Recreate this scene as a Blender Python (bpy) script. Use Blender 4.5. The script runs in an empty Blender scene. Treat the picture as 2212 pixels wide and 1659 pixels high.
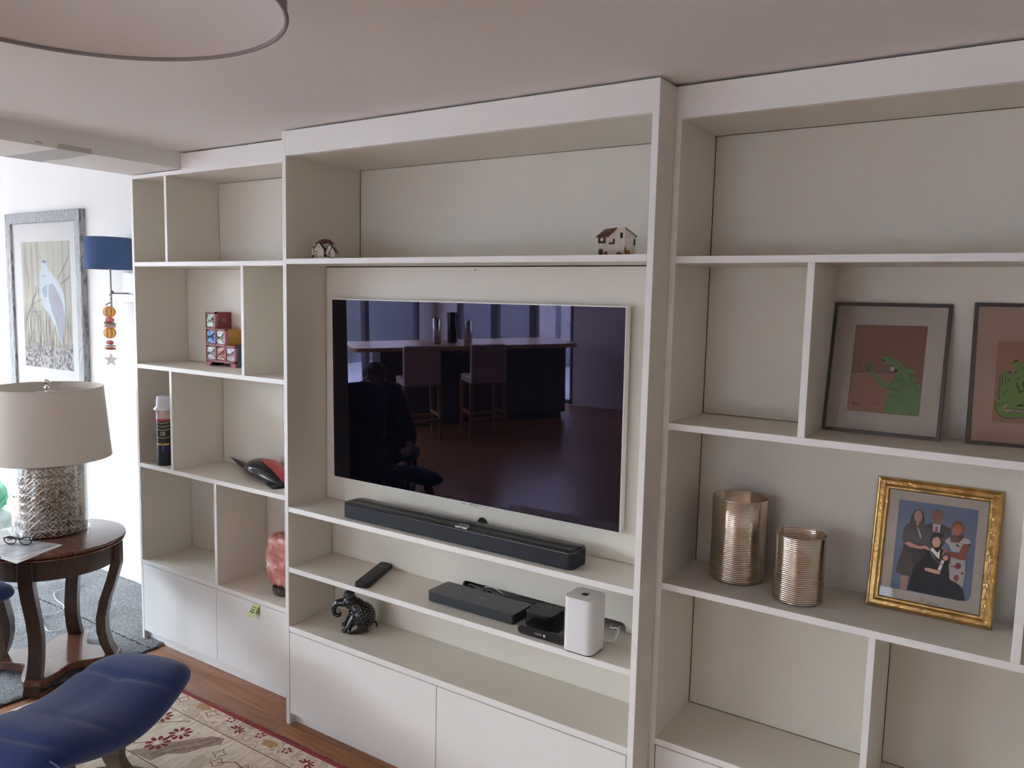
import bpy, bmesh, math, random
from mathutils import Vector, Matrix, noise
random.seed(7)
SC = bpy.context.scene
COL = SC.collection
PI = math.pi

# ------------------------------------------------------------------ camera
F_PX, FW, FH = 1726.57, 2212, 1659
yaw, pitch, roll = 0.58772, -0.10654, 0.02266
cy, sy, cp, sp, cr, sr = math.cos(yaw), math.sin(yaw), math.cos(pitch), math.sin(pitch), math.cos(roll), math.sin(roll)
fwd = Vector((-sy * cp, cy * cp, sp))
rgt = Vector((cy, sy, 0))
upv = rgt.cross(fwd)
rgt, upv = cr * rgt + sr * upv, -sr * rgt + cr * upv
cam_d = bpy.data.cameras.new('camera')
cam = bpy.data.objects.new('camera', cam_d)
COL.objects.link(cam)
cam.matrix_world = Matrix(((rgt.x, upv.x, -fwd.x, 2.3528), (rgt.y, upv.y, -fwd.y, -1.9946), (rgt.z, upv.z, -fwd.z, 1.6694), (0, 0, 0, 1)))
cam_d.sensor_width = 36
cam_d.lens = F_PX / FW * 36
cam_d.clip_start = 0.02
SC.camera = cam

# ------------------------------------------------------------------ view, world, sun
SC.view_settings.view_transform = 'Standard'
SC.view_settings.look = 'None'
SC.view_settings.gamma = 1
SC.view_settings.use_curve_mapping = False
SC.view_settings.exposure = 1.22
SC.cycles.max_bounces = 12
SC.cycles.diffuse_bounces = 8
SC.cycles.glossy_bounces = 4
SC.cycles.transparent_max_bounces = 16
SC.cycles.sample_clamp_indirect = 8
SC.cycles.caustics_reflective = False
SC.cycles.caustics_refractive = False
world = bpy.data.worlds.new('sky')
SC.world = world
world.use_nodes = True
wn = world.node_tree
wn.nodes.clear()
wo = wn.nodes.new('ShaderNodeOutputWorld')
wb = wn.nodes.new('ShaderNodeBackground')
wr = wn.nodes.new('ShaderNodeValToRGB')
wt = wn.nodes.new('ShaderNodeTexCoord')
ws = wn.nodes.new('ShaderNodeSeparateXYZ')
wn.links.new(wt.outputs['Generated'], ws.inputs[0])
wn.links.new(ws.outputs['Z'], wr.inputs[0])
wn.links.new(wr.outputs[0], wb.inputs[0])
wn.links.new(wb.outputs[0], wo.inputs[0])
wr.color_ramp.elements[0].position = 0.0
wr.color_ramp.elements[0].color = (0.95, 0.97, 1.0, 1)
wr.color_ramp.elements[1].position = 0.6
wr.color_ramp.elements[1].color = (0.62, 0.78, 1.0, 1)
wb.inputs[1].default_value = 24.0

def add_light(name, kind, loc, aim, energy, color=(1, 1, 1), **kw):
    d = bpy.data.lights.new(name, kind)
    d.energy = energy
    d.color = color
    for k, v in kw.items():
        setattr(d, k, v)
    o = bpy.data.objects.new(name, d)
    COL.objects.link(o)
    o.location = loc
    o.rotation_euler = (Vector(aim) - Vector(loc)).to_track_quat('-Z', 'Y').to_euler()
    return o

add_light('sun', 'SUN', (-6, -14, 9), (-2.6, -4.5, 0), 3.0, (1.0, 0.95, 0.88), angle=math.radians(0.6))
def portal(name, loc, aim, sx, sy):
    o = add_light(name, 'AREA', loc, aim, 1.0, shape='RECTANGLE', size=sx, size_y=sy)
    o.data.cycles.is_portal = True
    return o
portal('sky_portal_side', (-5.36, -3.55, 1.26), (0, -3.55, 1.26), 6.5, 2.5)
portal('sky_portal_rear', (-4.0, -7.17, 1.26), (-4.0, 0, 1.26), 2.0, 2.5)
portal('sky_portal_added_fill', (0.1, -7.17, 0.93), (0.1, 0, 0.93), 2.2, 1.85)  # portal of the added fill window

# ------------------------------------------------------------------ node and material helpers
def nd(nt, t, ins=None, **kw):
    n = nt.nodes.new(t)
    for k, v in kw.items():
        setattr(n, k, v)
    for k, v in (ins or {}).items():
        s = n.inputs[k]
        if isinstance(v, bpy.types.NodeSocket):
            nt.links.new(v, s)
        else:
            s.default_value = v
    return n
def c4(c):
    return (c[0], c[1], c[2], 1)
def M(name, col, rough=0.5, metal=0.0, var=0.0, scale=20.0, bump=0.0, bscale=60.0, spec=None, stretch=None, **kw):
    m = bpy.data.materials.new(name)
    m.use_nodes = True
    nt = m.node_tree
    b = nt.nodes['Principled BSDF']
    b.inputs['Base Color'].default_value = c4(col)
    b.inputs['Roughness'].default_value = rough
    b.inputs['Metallic'].default_value = metal
    if spec is not None:
        b.inputs['Specular IOR Level'].default_value = spec
    for k, v in kw.items():
        b.inputs[k.replace('_', ' ')].default_value = v
    tc = nd(nt, 'ShaderNodeTexCoord')
    src = tc.outputs['Object']
    if stretch:
        mp = nd(nt, 'ShaderNodeMapping', {'Vector': src, 'Scale': stretch})
        src = mp.outputs[0]
    if var > 0:
        n = nd(nt, 'ShaderNodeTexNoise', {'Vector': src, 'Scale': scale, 'Detail': 4.0})
        hi = tuple(min(1, c * (1 + var)) for c in col)
        lo = tuple(c * (1 - var) for c in col)
        r = nd(nt, 'ShaderNodeValToRGB', {'Fac': n.outputs['Fac']})
        r.color_ramp.elements[0].position = 0.3
        r.color_ramp.elements[1].position = 0.7
        r.color_ramp.elements[0].color = c4(lo)
        r.color_ramp.elements[1].color = c4(hi)
        nt.links.new(r.outputs[0], b.inputs['Base Color'])
    if bump > 0:
        n = nd(nt, 'ShaderNodeTexNoise', {'Vector': src, 'Scale': bscale, 'Detail': 3.0})
        bp = nd(nt, 'ShaderNodeBump', {'Height': n.outputs['Fac'], 'Strength': bump, 'Distance': 0.01})
        nt.links.new(bp.outputs[0], b.inputs['Normal'])
    return m
def bsdf(m):
    return m.node_tree.nodes['Principled BSDF']
def ramp(nt, fac, stops, interp='LINEAR'):
    r = nd(nt, 'ShaderNodeValToRGB', {'Fac': fac})
    r.color_ramp.interpolation = interp
    el = r.color_ramp.elements
    while len(el) < len(stops):
        el.new(0.5)
    for e, (p, c) in zip(el, stops):
        e.position = p
        e.color = c4(c)
    return r.outputs[0]
def mth(nt, op, a, b=None, c=None):
    n = nt.nodes.new('ShaderNodeMath')
    n.operation = op
    for i, v in enumerate((a, b, c)):
        if v is None:
            continue
        if isinstance(v, bpy.types.NodeSocket):
            nt.links.new(v, n.inputs[i])
        else:
            n.inputs[i].default_value = v
    return n.outputs[0]

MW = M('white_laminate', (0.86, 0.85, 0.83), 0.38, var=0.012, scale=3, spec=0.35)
MI = M('shaded_cream_carcass_board', (0.725, 0.695, 0.625), 0.42, var=0.012, scale=3, spec=0.35)  # cream darkened and warmed; shade inside the bays is put into the colour
M_WALL = M('white_wall_paint', (0.74, 0.74, 0.72), 0.9, var=0.01, scale=4, bump=0.05, bscale=120)
M_CEIL = M('ceiling_paint', (0.76, 0.73, 0.72), 0.95, var=0.02, scale=2)
M_GAP = M('dark_gap', (0.03, 0.025, 0.02), 0.9)
M_BLK = M('black_plastic', (0.012, 0.014, 0.018), 0.35, var=0.1)
M_BLKG = M('black_gloss', (0.006, 0.007, 0.009), 0.06, spec=0.5)
M_NAVY = M('navy_wool', (0.022, 0.042, 0.140), 0.95, var=0.18, scale=260, bump=0.25, bscale=500, spec=0.15, Sheen_Weight=0.25)
M_SEAM = M('navy_seam', (0.010, 0.016, 0.045), 0.95)
M_TABLE = M('mahogany', (0.12, 0.042, 0.026), 0.22, var=0.35, scale=12, stretch=(1, 6, 1), spec=0.55, Coat_Weight=0.4)
M_LEG = M('dark_mahogany', (0.055, 0.030, 0.023), 0.3, var=0.3, scale=14, stretch=(8, 8, 1))
M_CHROME = M('chrome', (0.75, 0.75, 0.76), 0.12, 1.0)
M_STEEL = M('brushed_steel', (0.30, 0.29, 0.30), 0.38, 1.0, var=0.05)
M_STRING = M('pale_string', (0.62, 0.58, 0.50), 0.9)

# ------------------------------------------------------------------ mesh builder
class MB:
    def __init__(s):
        s.v, s.f, s.m = [], [], []
    def add(s, vs, fs, mi=0):
        o = len(s.v)
        s.v += [tuple(x) for x in vs]
        s.f += [tuple(i + o for i in f) for f in fs]
        s.m += [mi] * len(fs)
        return s
    def box(s, x0, x1, y0, y1, z0, z1, mi=0):
        vs = [(x, y, z) for z in (z0, z1) for y in (y0, y1) for x in (x0, x1)]
        return s.add(vs, [(0, 2, 3, 1), (4, 5, 7, 6), (0, 1, 5, 4), (2, 6, 7, 3), (0, 4, 6, 2), (1, 3, 7, 5)], mi)
    def poly(s, pts, mi=0):
        return s.add(pts, [tuple(range(len(pts)))], mi)
    def prism(s, pts, z0, z1, mi=0, side=None):
        n = len(pts)
        a = sum(pts[i][0] * pts[(i + 1) % n][1] - pts[(i + 1) % n][0] * pts[i][1] for i in range(n))
        if a < 0:
            pts = pts[::-1]
        vs = [(p[0], p[1], z0) for p in pts] + [(p[0], p[1], z1) for p in pts]
        s.add(vs, [tuple(range(n))[::-1], tuple(range(n, 2 * n))], mi)
        o = len(s.v) - 2 * n
        for i in range(n):
            j = (i + 1) % n
            s.f.append((o + i, o + j, o + n + j, o + n + i))
            s.m.append(mi if side is None else side)
        return s
    def rings(s, rings, mi=0, closed=True, cap=True):
        n = len(rings[0])
        vs = [p for r in rings for p in r]
        fs = []
        for k in range(len(rings) - 1):
            for i in range(n if closed else n - 1):
                j = (i + 1) % n
                fs.append((k * n + i, k * n + j, (k + 1) * n + j, (k + 1) * n + i))
        if cap and closed:
            fs.append(tuple(range(n))[::-1])
            fs.append(tuple(range((len(rings) - 1) * n, len(rings) * n)))
        return s.add(vs, fs, mi)
    def lathe(s, prof, cx=0, cy=0, n=48, mi=0, cap=True, sy=1.0):
        rg = [[(cx + r * math.cos(2 * PI * i / n), cy + sy * r * math.sin(2 * PI * i / n), z) for i in range(n)] for r, z in prof]
        return s.rings(rg, mi, True, cap)
    def tube(s, pts, r, n=10, mi=0, cap=True, flat=1.0):
        pts = [Vector(p) for p in pts]
        rr = r if isinstance(r, (list, tuple)) else [r] * len(pts)
        rings = []
        t0 = (pts[1] - pts[0]).normalized()
        a = t0.orthogonal().normalized()
        for i, p in enumerate(pts):
            t = ((pts[min(i + 1, len(pts) - 1)] - pts[max(i - 1, 0)])).normalized()
            a = (a - t * a.dot(t)).normalized()
            b = t.cross(a)
            rings.append([p + a * math.cos(2 * PI * k / n) * rr[i] + b * math.sin(2 * PI * k / n) * rr[i] * flat for k in range(n)])
        return s.rings(rings, mi, True, cap)
    def ball(s, c, rx, ry=None, rz=None, n=16, mi=0, f=None):
        ry = ry or rx
        rz = rz or rx
        rings = []
        k = max(6, n // 2)
        for j in range(1, k):
            ph = -PI / 2 + PI * j / k
            rg = []
            for i in range(n):
                th = 2 * PI * i / n
                q = 1.0 if f is None else f(th, ph)
                rg.append((c[0] + rx * q * math.cos(ph) * math.cos(th), c[1] + ry * q * math.cos(ph) * math.sin(th), c[2] + rz * q * math.sin(ph)))
            rings.append(rg)
        return s.rings(rings, mi)
    def line(s, pts, w, y, mi=0):
        """flat polyline in the XZ plane at depth y"""
        for a, b in zip(pts[:-1], pts[1:]):
            dx, dz = b[0] - a[0], b[1] - a[1]
            L = math.hypot(dx, dz) or 1e-6
            nx, nz = -dz / L * w / 2, dx / L * w / 2
            s.poly([(a[0] - nx, y, a[1] - nz), (b[0] - nx, y, b[1] - nz), (b[0] + nx, y, b[1] + nz), (a[0] + nx, y, a[1] + nz)], mi)
        return s
    def tf(s, mat):
        s.v = [tuple(mat @ Vector(p)) for p in s.v]
        return s
    def build(s, name, mats, parent=None, smooth=0, bevel=0, seg=2, sub=0, origin=None):
        if not isinstance(mats, (list, tuple)):
            mats = [mats]
        me = bpy.data.meshes.new(name)
        org = Vector(origin) if origin is not None else Vector((0, 0, 0))
        me.from_pydata([tuple(Vector(p) - org) for p in s.v], [], s.f)
        for m in mats:
            me.materials.append(m)
        me.polygons.foreach_set('material_index', s.m)
        if smooth:
            me.polygons.foreach_set('use_smooth', [True] * len(me.polygons))
            if smooth < 180:
                me.set_sharp_from_angle(angle=math.radians(smooth))
        me.update()
        o = bpy.data.objects.new(name, me)
        COL.objects.link(o)
        if parent is not None:
            o.parent = parent
            pl = parent.matrix_world.copy() if False else None
        o.location = org
        if bevel:
            md = o.modifiers.new('bevel', 'BEVEL')
            md.width = bevel
            md.segments = seg
            md.limit_method = 'ANGLE'
            md.angle_limit = math.radians(40)
        if sub:
            md = o.modifiers.new('sub', 'SUBSURF')
            md.levels = sub
            md.render_levels = sub
        return o
def tag(o, label=None, cat=None, group=None, kind=None):
    for k, v in (('label', label), ('category', cat), ('group', group), ('kind', kind)):
        if v:
            o[k] = v
    return o
def thing(name, loc, label, cat, group=None, rz=0.0):
    """an Empty at the thing's base; its parts are built in the thing's own frame"""
    o = bpy.data.objects.new(name, None)
    o.empty_display_size = 0.05
    COL.objects.link(o)
    o.location = loc
    o.rotation_euler = (0, 0, rz)
    return tag(o, label, cat, group)
def struct(name, mb, mat, **kw):
    return tag(mb.build(name, mat, **kw), kind='structure')
def text(s, size, name, mat, parent, mtx, extrude=0.0003, align='CENTER'):
    cu = bpy.data.curves.new('tmp_text', 'FONT')
    cu.body = s
    cu.size = size
    cu.extrude = extrude
    cu.align_x = align
    cu.align_y = 'CENTER'
    t = bpy.data.objects.new('tmp_text', cu)
    me = bpy.data.meshes.new_from_object(t)
    bpy.data.objects.remove(t)
    me.materials.clear()
    me.materials.append(mat)
    me.transform(mtx)
    me.name = name
    o = bpy.data.objects.new(name, me)
    COL.objects.link(o)
    o.parent = parent
    return o
UPRIGHT = Matrix.Rotation(PI / 2, 4, 'X')      # text lying in XY -> facing -Y
def T(x, y, z):
    return Matrix.Translation((x, y, z))
def rrect(x0, x1, y0, y1, r, n=5):
    pts = []
    for cx, cy, a0 in ((x1 - r, y0 + r, -90), (x1 - r, y1 - r, 0), (x0 + r, y1 - r, 90), (x0 + r, y0 + r, 180)):
        for k in range(n + 1):
            a = math.radians(a0 + 90 * k / n)
            pts.append((cx + r * math.cos(a), cy + r * math.sin(a)))
    return pts
# ================================================================== ROOM
def wood_floor_mat():
    m = M('oak_floor', (0.3, 0.15, 0.07), 0.33, spec=0.4)
    nt = m.node_tree
    b = bsdf(m)
    tc = nd(nt, 'ShaderNodeTexCoord')
    br = nd(nt, 'ShaderNodeTexBrick', {'Vector': tc.outputs['Object'], 'Scale': 1.0, 'Mortar Size': 0.0012, 'Brick Width': 1.15, 'Row Height': 0.125,
            'Color1': c4((0.36, 0.175, 0.085)), 'Color2': c4((0.26, 0.115, 0.055)), 'Mortar': c4((0.09, 0.045, 0.025))})
    mp = nd(nt, 'ShaderNodeMapping', {'Vector': tc.outputs['Object'], 'Scale': (1.5, 22, 1)})
    n = nd(nt, 'ShaderNodeTexNoise', {'Vector': mp.outputs[0], 'Scale': 3.0, 'Detail': 8.0, 'Roughness': 0.6})
    g = ramp(nt, n.outputs['Fac'], [(0.3, (0.62, 0.56, 0.5)), (0.7, (1.25, 1.2, 1.15))])
    mx = nd(nt, 'ShaderNodeMix', {'Factor': 1.0}, data_type='RGBA', blend_type='MULTIPLY')
    nt.links.new(br.outputs['Color'], mx.inputs[6])
    nt.links.new(g, mx.inputs[7])
    nt.links.new(mx.outputs[2], b.inputs['Base Color'])
    return m
M_FLOOR = wood_floor_mat()
XL, XR, YB, YF = -5.4, 4.2, 0.515, -7.2
HC, HE = 2.257, 2.62                      # main ceiling, higher extension ceiling
struct('floor', MB().box(XL, XR, YF, YB, -0.06, 0.0), M_FLOOR)
struct('ceiling', MB().box(-0.77, XR, YF, YB, HC, HC + 0.12), M_CEIL)
struct('ceiling_extension', MB().box(XL, -1.16, YF, YB, HE, HE + 0.1), M_WALL)
def beam_mat():
    m = M('beam_plaster', (0.78, 0.76, 0.74), 0.95, var=0.02, scale=3)
    nt = m.node_tree
    tc = nd(nt, 'ShaderNodeTexCoord')
    sx = nd(nt, 'ShaderNodeSeparateXYZ', {0: tc.outputs['Object']})
    n = nd(nt, 'ShaderNodeTexNoise', {'Vector': tc.outputs['Object'], 'Scale': 14.0, 'Detail': 3.0})
    # two old filler patches low on the face of the beam
    fac = None
    for y0, hw, z0, hh in ((-0.34, 0.07, 2.196, 0.012), (-0.47, 0.015, 2.199, 0.004)):
        dy = mth(nt, 'DIVIDE', mth(nt, 'ABSOLUTE', mth(nt, 'SUBTRACT', sx.outputs[1], y0)), hw)
        dz = mth(nt, 'DIVIDE', mth(nt, 'ABSOLUTE', mth(nt, 'SUBTRACT', sx.outputs[2], z0)), hh)
        d = mth(nt, 'ADD', mth(nt, 'MAXIMUM', dy, dz), mth(nt, 'MULTIPLY', n.outputs['Fac'], 0.6))
        k = mth(nt, 'LESS_THAN', d, 1.25)
        fac = k if fac is None else mth(nt, 'MAXIMUM', fac, k)
    mx = nd(nt, 'ShaderNodeMix', {'Factor': fac}, data_type='RGBA')
    mx.inputs[6].default_value = c4((0.78, 0.76, 0.74))
    mx.inputs[7].default_value = c4((0.50, 0.49, 0.47))
    nt.links.new(mx.outputs[2], bsdf(m).inputs['Base Color'])
    return m
struct('trim_ceiling_beam', MB().box(-1.165, -0.768, YF, YB, 2.187, HE), beam_mat())
struct('wall_back', MB().box(XL - 0.1, XR + 0.1, YB, YB + 0.12, -0.06, HE + 0.1), M_WALL)
struct('wall_right', MB().box(XR, XR + 0.12, YF, YB, -0.06, HE), M_WALL)
wl = MB()
wl.box(XL - 0.12, XL, -0.28, YB, -0.06, HE)
wl.box(XL - 0.12, XL, -6.82, -0.28, 2.52, HE)
wl.box(XL - 0.12, XL, YF, -6.82, -0.06, HE)
struct('wall_left', wl, M_WALL)
wf = MB()
wf.box(-3.0, -1.0, YF - 0.12, YF, -0.06, HE)
wf.box(1.2, XR, YF - 0.12, YF, -0.06, HE)
wf.box(-1.0, 1.2, YF - 0.12, YF, 1.85, HE)
wf.box(XL - 0.12, -5.0, YF - 0.12, YF, -0.06, HE)
wf.box(-5.0, -3.0, YF - 0.12, YF, 2.52, HE)
struct('wall_front', wf, M_WALL)
M_POST = M('dark_window_post', (0.05, 0.05, 0.06), 0.5, var=0.1)
def glass_mat():
    m = bpy.data.materials.new('window_glass')
    m.use_nodes = True
    nt = m.node_tree
    nt.nodes.clear()
    o = nd(nt, 'ShaderNodeOutputMaterial')
    t = nd(nt, 'ShaderNodeBsdfTransparent', {'Color': (0.96, 0.98, 0.97, 1)})
    g = nd(nt, 'ShaderNodeBsdfGlossy', {'Roughness': 0.0})
    x = nd(nt, 'ShaderNodeMixShader', {0: 0.06, 1: t.outputs[0], 2: g.outputs[0]})
    nt.links.new(x.outputs[0], o.inputs[0])
    return m
M_GLASS = glass_mat()
w1 = thing('window_1', (XL - 0.06, -3.55, 0), None, None)
w1['kind'] = 'structure'
fr = MB()
for k in range(7):
    y = -3.27 + k * 1.09
    fr.box(-0.04, 0.04, y - 0.04, y + 0.04, 0, 2.52)
fr.box(-0.04, 0.04, -3.27, 3.27, 0, 0.06).box(-0.04, 0.04, -3.27, 3.27, 2.45, 2.52)
fr.build('window_frame', M_POST, w1)
MB().box(-0.006, 0.006, -3.25, 3.25, 0.05, 2.46).build('window_pane', M_GLASS, w1)
w2 = thing('window_2', (-4.0, YF - 0.06, 0), None, None)
w2['kind'] = 'structure'
fr = MB()
for k in range(4):
    x = -1.0 + k * 2.0 / 3
    fr.box(x - 0.06, x + 0.06, -0.04, 0.04, 0, 2.52)
fr.box(-1, 1, -0.04, 0.04, 0, 0.06).box(-1, 1, -0.04, 0.04, 2.45, 2.52)
fr.build('window_frame', M_POST, w2)
MB().box(-0.98, 0.98, -0.006, 0.006, 0.05, 2.46).build('window_pane', M_GLASS, w2)
w3 = thing('window_added_fill', (0.1, YF - 0.06, 0), None, None)  # unseen window added behind the view as fill light, head kept low
w3['kind'] = 'structure'
fr = MB()
for k in range(3):
    x = -1.1 + k * 1.1
    fr.box(x - 0.05, x + 0.05, -0.04, 0.04, 0, 1.85)
fr.box(-1.1, 1.1, -0.04, 0.04, 0, 0.06).box(-1.1, 1.1, -0.04, 0.04, 1.79, 1.85)
fr.build('window_frame', M_POST, w3)
MB().box(-1.08, 1.08, -0.006, 0.006, 0.05, 1.80).build('window_pane', M_GLASS, w3)
struct('ground_outside', MB().box(-10, -5.55, -12, 3, -0.25, -0.1).box(-5.55, 6, -12, -7.35, -0.25, -0.1), M('patio_paving', (0.34, 0.33, 0.33), 0.9, var=0.15, scale=3))
struct('wall_sky_blocker', MB().box(-10.2, -10, -12, 3, -0.25, 2.9).box(-10, 6, -12.2, -12, -0.25, 2.9), M('sky_blocker_render', (0.14, 0.14, 0.15), 0.9, var=0.2, scale=4))  # unseen wall, added and raised to block low sky light from the upper shelves

# ================================================================== SHELVING
S1, S2, S3, S4 = 1.7955, 1.331, 0.8662, 0.399      # tops of the main boards
TB = 0.0195
def unit(name, loc, label, parts):
    u = thing(name, loc, label, 'shelving unit', 'fitted white shelving units')
    for nm, (x0, x1, y0, y1, z0, z1) in parts:
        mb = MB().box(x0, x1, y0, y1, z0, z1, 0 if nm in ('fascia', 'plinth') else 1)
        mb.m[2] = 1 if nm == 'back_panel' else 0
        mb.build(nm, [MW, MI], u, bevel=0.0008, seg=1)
    return u
# centre unit, front plane y = 0
W = 1.467
cu = unit('shelving_unit', (0, 0, 0), 'deep central white shelving bay that holds the television, soundbar and media boxes', [
    ('side_panel', (0, TB, 0, 0.42, 0, 2.250)), ('side_panel', (W - TB, W, 0, 0.42, 0, 2.250)),
    ('fascia', (TB, W - TB, 0, 0.02, 2.163, 2.250)), ('top_panel', (TB, W - TB, 0.02, 0.385, 2.163, 2.181)),
    ('shelf', (TB, W - TB, 0, 0.379, S1 - TB, S1)),
    ('shelf', (TB, W - TB, 0.001, 0.379, 0.8475, 0.867)),
    ('shelf', (TB, W - TB, 0.001, 0.379, 0.613, 0.6325)),
    ('shelf', (TB, W - TB, 0.001, 0.379, 0.3765, 0.399)),
    ('back_panel', (TB, W - TB, 0.379, 0.388, S1, 2.163)),
    ('bottom_panel', (TB, W - TB, 0.03, 0.379, 0.048, 0.066)),
    ('plinth', (TB, W - TB, 0.03, 0.048, 0, 0.048))])
def panel_holes(nm, x0, x1, z0, z1, y0, y1, hole, parent):
    """back board with a cable cut-out that rises from its lower edge"""
    hx0, hx1, hh, r = hole
    pts = [(x0, z0), (hx0, z0)]
    for k in range(7):
        a = math.radians(180 - 90 * k / 6)
        pts.append((hx0 + r + r * math.cos(a), z0 + hh - r + r * math.sin(a)))
    for k in range(7):
        a = math.radians(90 - 90 * k / 6)
        pts.append((hx1 - r + r * math.cos(a), z0 + hh - r + r * math.sin(a)))
    pts += [(hx1, z0), (x1, z0), (x1, z1), (x0, z1)]
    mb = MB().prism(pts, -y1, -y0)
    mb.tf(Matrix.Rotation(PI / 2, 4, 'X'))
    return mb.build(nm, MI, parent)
# tv backing board
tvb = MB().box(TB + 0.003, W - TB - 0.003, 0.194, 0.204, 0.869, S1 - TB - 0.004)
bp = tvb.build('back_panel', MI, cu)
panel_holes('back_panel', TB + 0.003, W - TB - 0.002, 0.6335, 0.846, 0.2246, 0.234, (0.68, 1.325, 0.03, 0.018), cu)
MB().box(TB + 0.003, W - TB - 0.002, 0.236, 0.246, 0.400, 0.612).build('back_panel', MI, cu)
g = MB()
for a, b in ((0.765, 0.806),):
    g.tube([((a + b) / 2, 0.1925, 0.896), ((a + b) / 2, 0.1943, 0.896)], 0.021, 20)
g.build('cable_grommet', M_GAP, cu)
g = MB()
for x, z, r in ((0.735, 1.762, 0.0022), (0.032, 1.092, 0.0018)):
    g.tube([(x, 0.1930, z), (x, 0.1942, z)], r, 10)
g.build('screw_hole', M_GAP, cu)
for x0, x1 in ((TB + 0.0025, 0.7465), (0.7495, W - TB - 0.0025)):
    MB().box(x0, x1, 0.0, 0.018, 0.048, 0.3735).build('door', MW, cu, bevel=0.001, seg=1)
MB().box(TB, W - TB, 0.02, 0.025, 0.05, 0.377).build('carcass_edge', M_GAP, cu)

# left unit, front plane y = .107, stepped round the ceiling beam
LX0, LX1, FL = -1.149, 0.0, 0.107
d = 0.379
lp = [('side_panel', (LX0, -1.1318, FL, 0.512, 0, 2.183)), ('side_panel', (-0.016, -0.0005, FL + 0.001, d, 0, 2.25)),
      ('top_panel', (-1.1318, -0.016, FL, d, 2.1655, 2.183)),
      ('fascia', (-0.766, -0.016, FL, FL + 0.018, 2.183, 2.250)),
      ('shelf', (-1.1318, -0.016, FL, d, S1 - TB, S1)), ('shelf', (-1.1318, -0.016, FL, d, S2 - TB, S2)), ('shelf', (-1.1318, -0.016, FL, d, S3 - TB, S3)),
      ('shelf', (-1.1318, -0.016, FL, d, 0.3795, 0.399)),
      ('divider', (-0.894, -0.8765, FL + 0.0005, d, S1, 2.1655)), ('divider', (-0.3825, -0.365, FL + 0.0005, d, S2, S1 - TB)),
      ('divider', (-0.887, -0.8695, FL + 0.0005, d, S3, S2 - TB)), ('divider', (-0.581, -0.5635, FL + 0.0005, d, 0.399, S3 - TB)),
      ('bottom_panel', (-1.1318, -0.016, 0.13, d, 0.05, 0.068)), ('plinth', (-1.1318, -0.016, 0.129, 0.147, 0, 0.05))]
for (xa, xb, za, zb) in ((-0.8745, -0.018, S1 + 0.001, 2.1635), (-1.130, -0.897, S1 + 0.001, 2.1635), (-1.130, -0.384, S2 + 0.001, S1 - TB - 0.001), (-0.363, -0.018, S2 + 0.001, S1 - TB - 0.001),
                         (-1.130, -0.889, S3 + 0.001, S2 - TB - 0.001), (-0.8665, -0.018, S3 + 0.001, S2 - TB - 0.001), (-1.130, -0.583, 0.4005, S3 - TB - 0.001), (-0.5605, -0.018, 0.4005, S3 - TB - 0.001)):
    lp.append(('back_panel', (xa, xb, d - 0.006, d + 0.002, za, zb)))
lu = unit('shelving_unit', (0, 0, 0), 'left white shelving bay under the ceiling beam with staggered cubbyholes and drawer chest', lp)
MB().box(-1.131, -0.016, d + 0.003, d + 0.006, 0.05, 2.17).build('backing_board', M_GAP, lu)
for x0, x1 in ((-1.1295, -0.576), (-0.5735, -0.0175)):
    MB().box(x0, x1, FL, FL + 0.018, 0.050, 0.3765).build('door', MW, lu, bevel=0.001, seg=1)
MB().box(-1.1318, -0.016, FL + 0.019, FL + 0.022, 0.05, 0.38).build('carcass_edge', M_GAP, lu)

# right unit, front plane y = .107
RX1 = 2.96
rp = [('side_panel', (W + 0.0005, 1.4865, FL, d, 0, 2.250)), ('side_panel', (RX1 - TB, RX1, FL, d, 0, 2.250)),
      ('fascia', (1.4865, RX1 - TB, FL, FL + 0.018, 2.164, 2.250)), ('top_panel', (1.4865, RX1 - TB, FL + 0.018, d, 2.164, 2.182)),
      ('shelf', (1.4865, RX1 - TB, FL, d, S1 - TB, S1)), ('shelf', (1.4865, RX1 - TB, FL, d, S2 - TB, S2)), ('shelf', (1.4865, RX1 - TB, FL, d, S3 - TB, S3)),
      ('shelf', (1.4865, RX1 - TB, FL, d, 0.3745, 0.394)),
      ('divider', (1.8385, 1.8565, FL + 0.0005, d, S2, S1 - TB)), ('divider', (2.341, 2.3605, FL + 0.0005, d, S3, S2 - TB)), ('divider', (2.041, 2.0575, FL + 0.0005, d, 0.394, S3 - TB)),
      ('divider', (2.60, 2.618, FL + 0.0005, d, 0.394, S3 - TB)), ('divider', (2.62, 2.638, FL + 0.0005, d, S2, S1 - TB)),
      ('back_panel', (1.488, RX1 - TB, d - 0.006, d + 0.002, 0.05, 2.163)),
      ('bottom_panel', (1.4865, RX1 - TB, 0.13, d - 0.007, 0.05, 0.068)), ('plinth', (1.4865, RX1 - TB, 0.129, 0.147, 0, 0.05))]
ru = unit('shelving_unit', (0, 0, 0), 'right white shelving bay with framed pictures and two metallic candle holders', rp)
for x0, x1 in ((1.4895, 2.214), (2.217, 2.938)):
    MB().box(x0, x1, FL, FL + 0.018, 0.050, 0.3715).build('door', MW, ru, bevel=0.001, seg=1)
MB().box(1.4865, RX1 - TB, FL + 0.019, FL + 0.022, 0.05, 0.375).build('carcass_edge', M_GAP, ru)
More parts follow.
